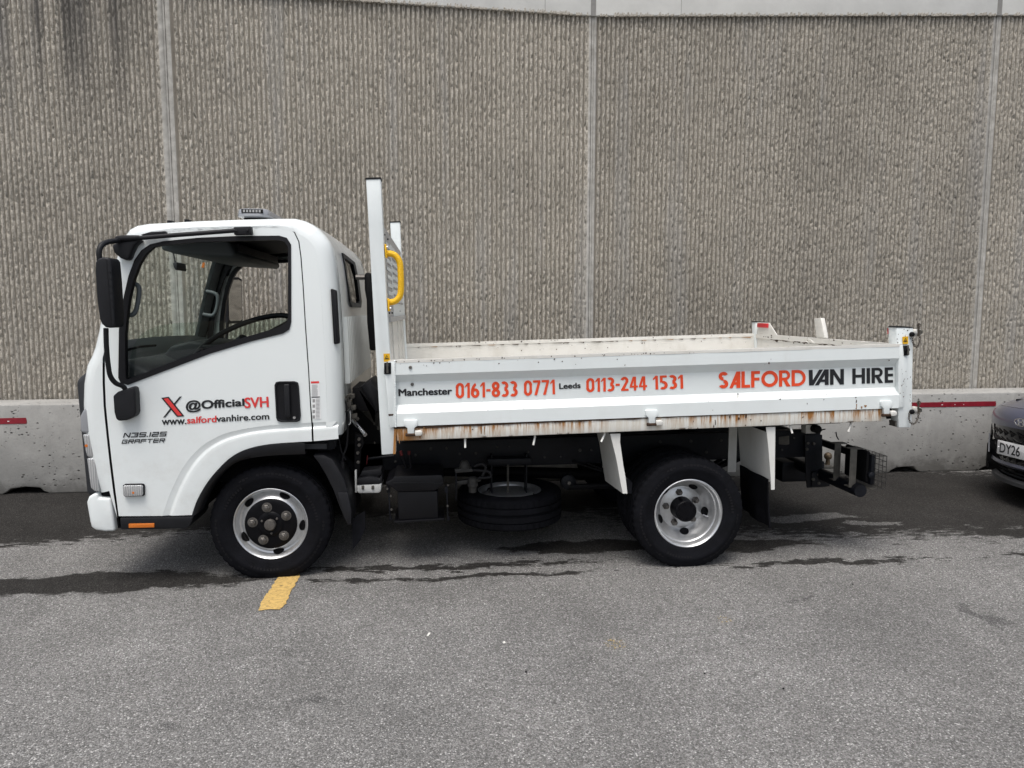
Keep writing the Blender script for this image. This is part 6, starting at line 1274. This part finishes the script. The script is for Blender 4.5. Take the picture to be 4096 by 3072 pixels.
# emblem: chrome oval ring with a slanted letter
em = holder('emblem', car); ex = 4.462; ring_ = MB()
P_o = [(CY+.062*cos(t), .700+.032*sin(t)) for t in np.linspace(0, 2*pi, 33)[:-1]]; P_i = [(CY+.052*cos(t), .700+.025*sin(t)) for t in np.linspace(0, 2*pi, 33)[:-1]]
fm_ = MB().frame(P_o, P_i, 0, 1); fm_.v = [(ex-.006*(1-y), x, z) for x, y, z in fm_.v]; build(fm_, 'oval_ring', 'chrome', em, bevel=.0015)
for pts in ([(.034, .022), (.022, .022), (.010, -.022), (.022, -.022)], [(-.010, .022), (-.022, .022), (-.034, -.022), (-.022, -.022)], [(.020, .004), (-.022, .010), (-.024, .002), (.018, -.005)]):
    build(MB().prism([(CY+a, .700+b) for a, b in pts], ex-.005, ex, 'x'), 'letter_stroke', 'chrome', em, smooth=0)
# rest of the body: sills, sides, cabin, wheels
ST = [(5.00, .20, .66, .84, .735), (5.25, .22, .74, .865, .80), (5.62, .20, .86, .872, .90), (6.2, .19, .90, .875, .96), (7.0, .19, .92, .875, .98), (7.8, .22, .93, .865, 1.0), (8.3, .28, .92, .82, .99), (8.5, .34, .80, .72, .85)]
for s_ in (-1, 1):
    rws = []
    for X, zb3, zs_, hw, zw in ST:
        rws.append([(X, CY+s_*(hw-.10), zb3-.03), (X, CY+s_*(hw-.03), zb3), (X, CY+s_*hw, zb3+.15), (X, CY+s_*(hw-.005), zs_-.18), (X, CY+s_*(hw-.03), zs_-.03), (X, CY+s_*(hw-.09), zw)])
    build(MB().grid(rws), 'body_side', 'car_paint', car, smooth=50)
cabr = [(5.80, .985, .72), (6.12, 1.20, .67), (6.45, 1.42, .60), (6.8, 1.475, .58), (7.4, 1.46, .57), (7.9, 1.38, .56), (8.3, 1.18, .60), (8.48, .98, .66)]
build(MB().loops([[(X, CY-hw, z), (X, CY-hw*.5, z+.02), (X, CY, z+.025), (X, CY+hw*.5, z+.02), (X, CY+hw, z)] for X, z, hw in cabr[2:6]], caps=False, close=False), 'roof', 'car_paint', car, smooth=60)
for rg_, nm in ((cabr[0:3], 'windscreen'), (cabr[5:8], 'rear_screen')): build(MB().loops([[(X, CY+hw*t, z+.02*(1-t*t)) for t in np.linspace(-1, 1, 7)] for X, z, hw in rg_], caps=False, close=False), nm, 'car_glass', car, smooth=60)
for s_ in (-1, 1):
    build(MB().grid([[(X, CY+s_*hw, z) for X, z, hw in cabr], [(X, CY+s_*float(np.interp(X, [q[0] for q in ST], [q[3]-.09 for q in ST])), float(np.interp(X, [q[0] for q in ST], [q[4] for q in ST]))) for X, z, hw in cabr]]), 'side_glass', 'car_glass', car, smooth=40)
    build(MB().grid([[(5.0, CY+s_*.75, .735), (5.3, CY+s_*.775, .815), (5.8, CY+s_*.78, .93)], [(4.98, CY+s_*.50, .80), (5.3, CY+s_*.55, .87), (5.8, CY+s_*.60, .96)]]), 'wing_top', 'car_paint', car, smooth=50)
for X in (5.28, 7.86):
    for s_ in (-1, 1):
        me_ = tyre_mesh(.31, .215, .19, 64); build(me_, 'tyre', 'rubber', car, smooth=35, xf=lambda p: (X+p[0], CY+s_*.765-s_*p[1]*-1, .31+p[2]))
        mb = MB().lathe([(.218, .06), (.218, -.09), (.205, -.085), (.19, -.05), (.06, -.06), (.0002, -.065)], (0, 0, 0), 'y', 40); build(mb, 'alloy_wheel', 'wheel_silver', car, xf=lambda p: (X+p[0], CY+s_*.765+(p[1] if s_ < 0 else -p[1]), .31+p[2]))
build(MB().box(4.75, 8.4, CY-.70, CY+.70, .17, .45), 'underbody', 'chassis_black', car, bevel=.05)
build(MB().box(4.95, 5.55, CY-.62, CY+.62, .45, .80), 'engine_bay', 'chassis_black', car, smooth=0)
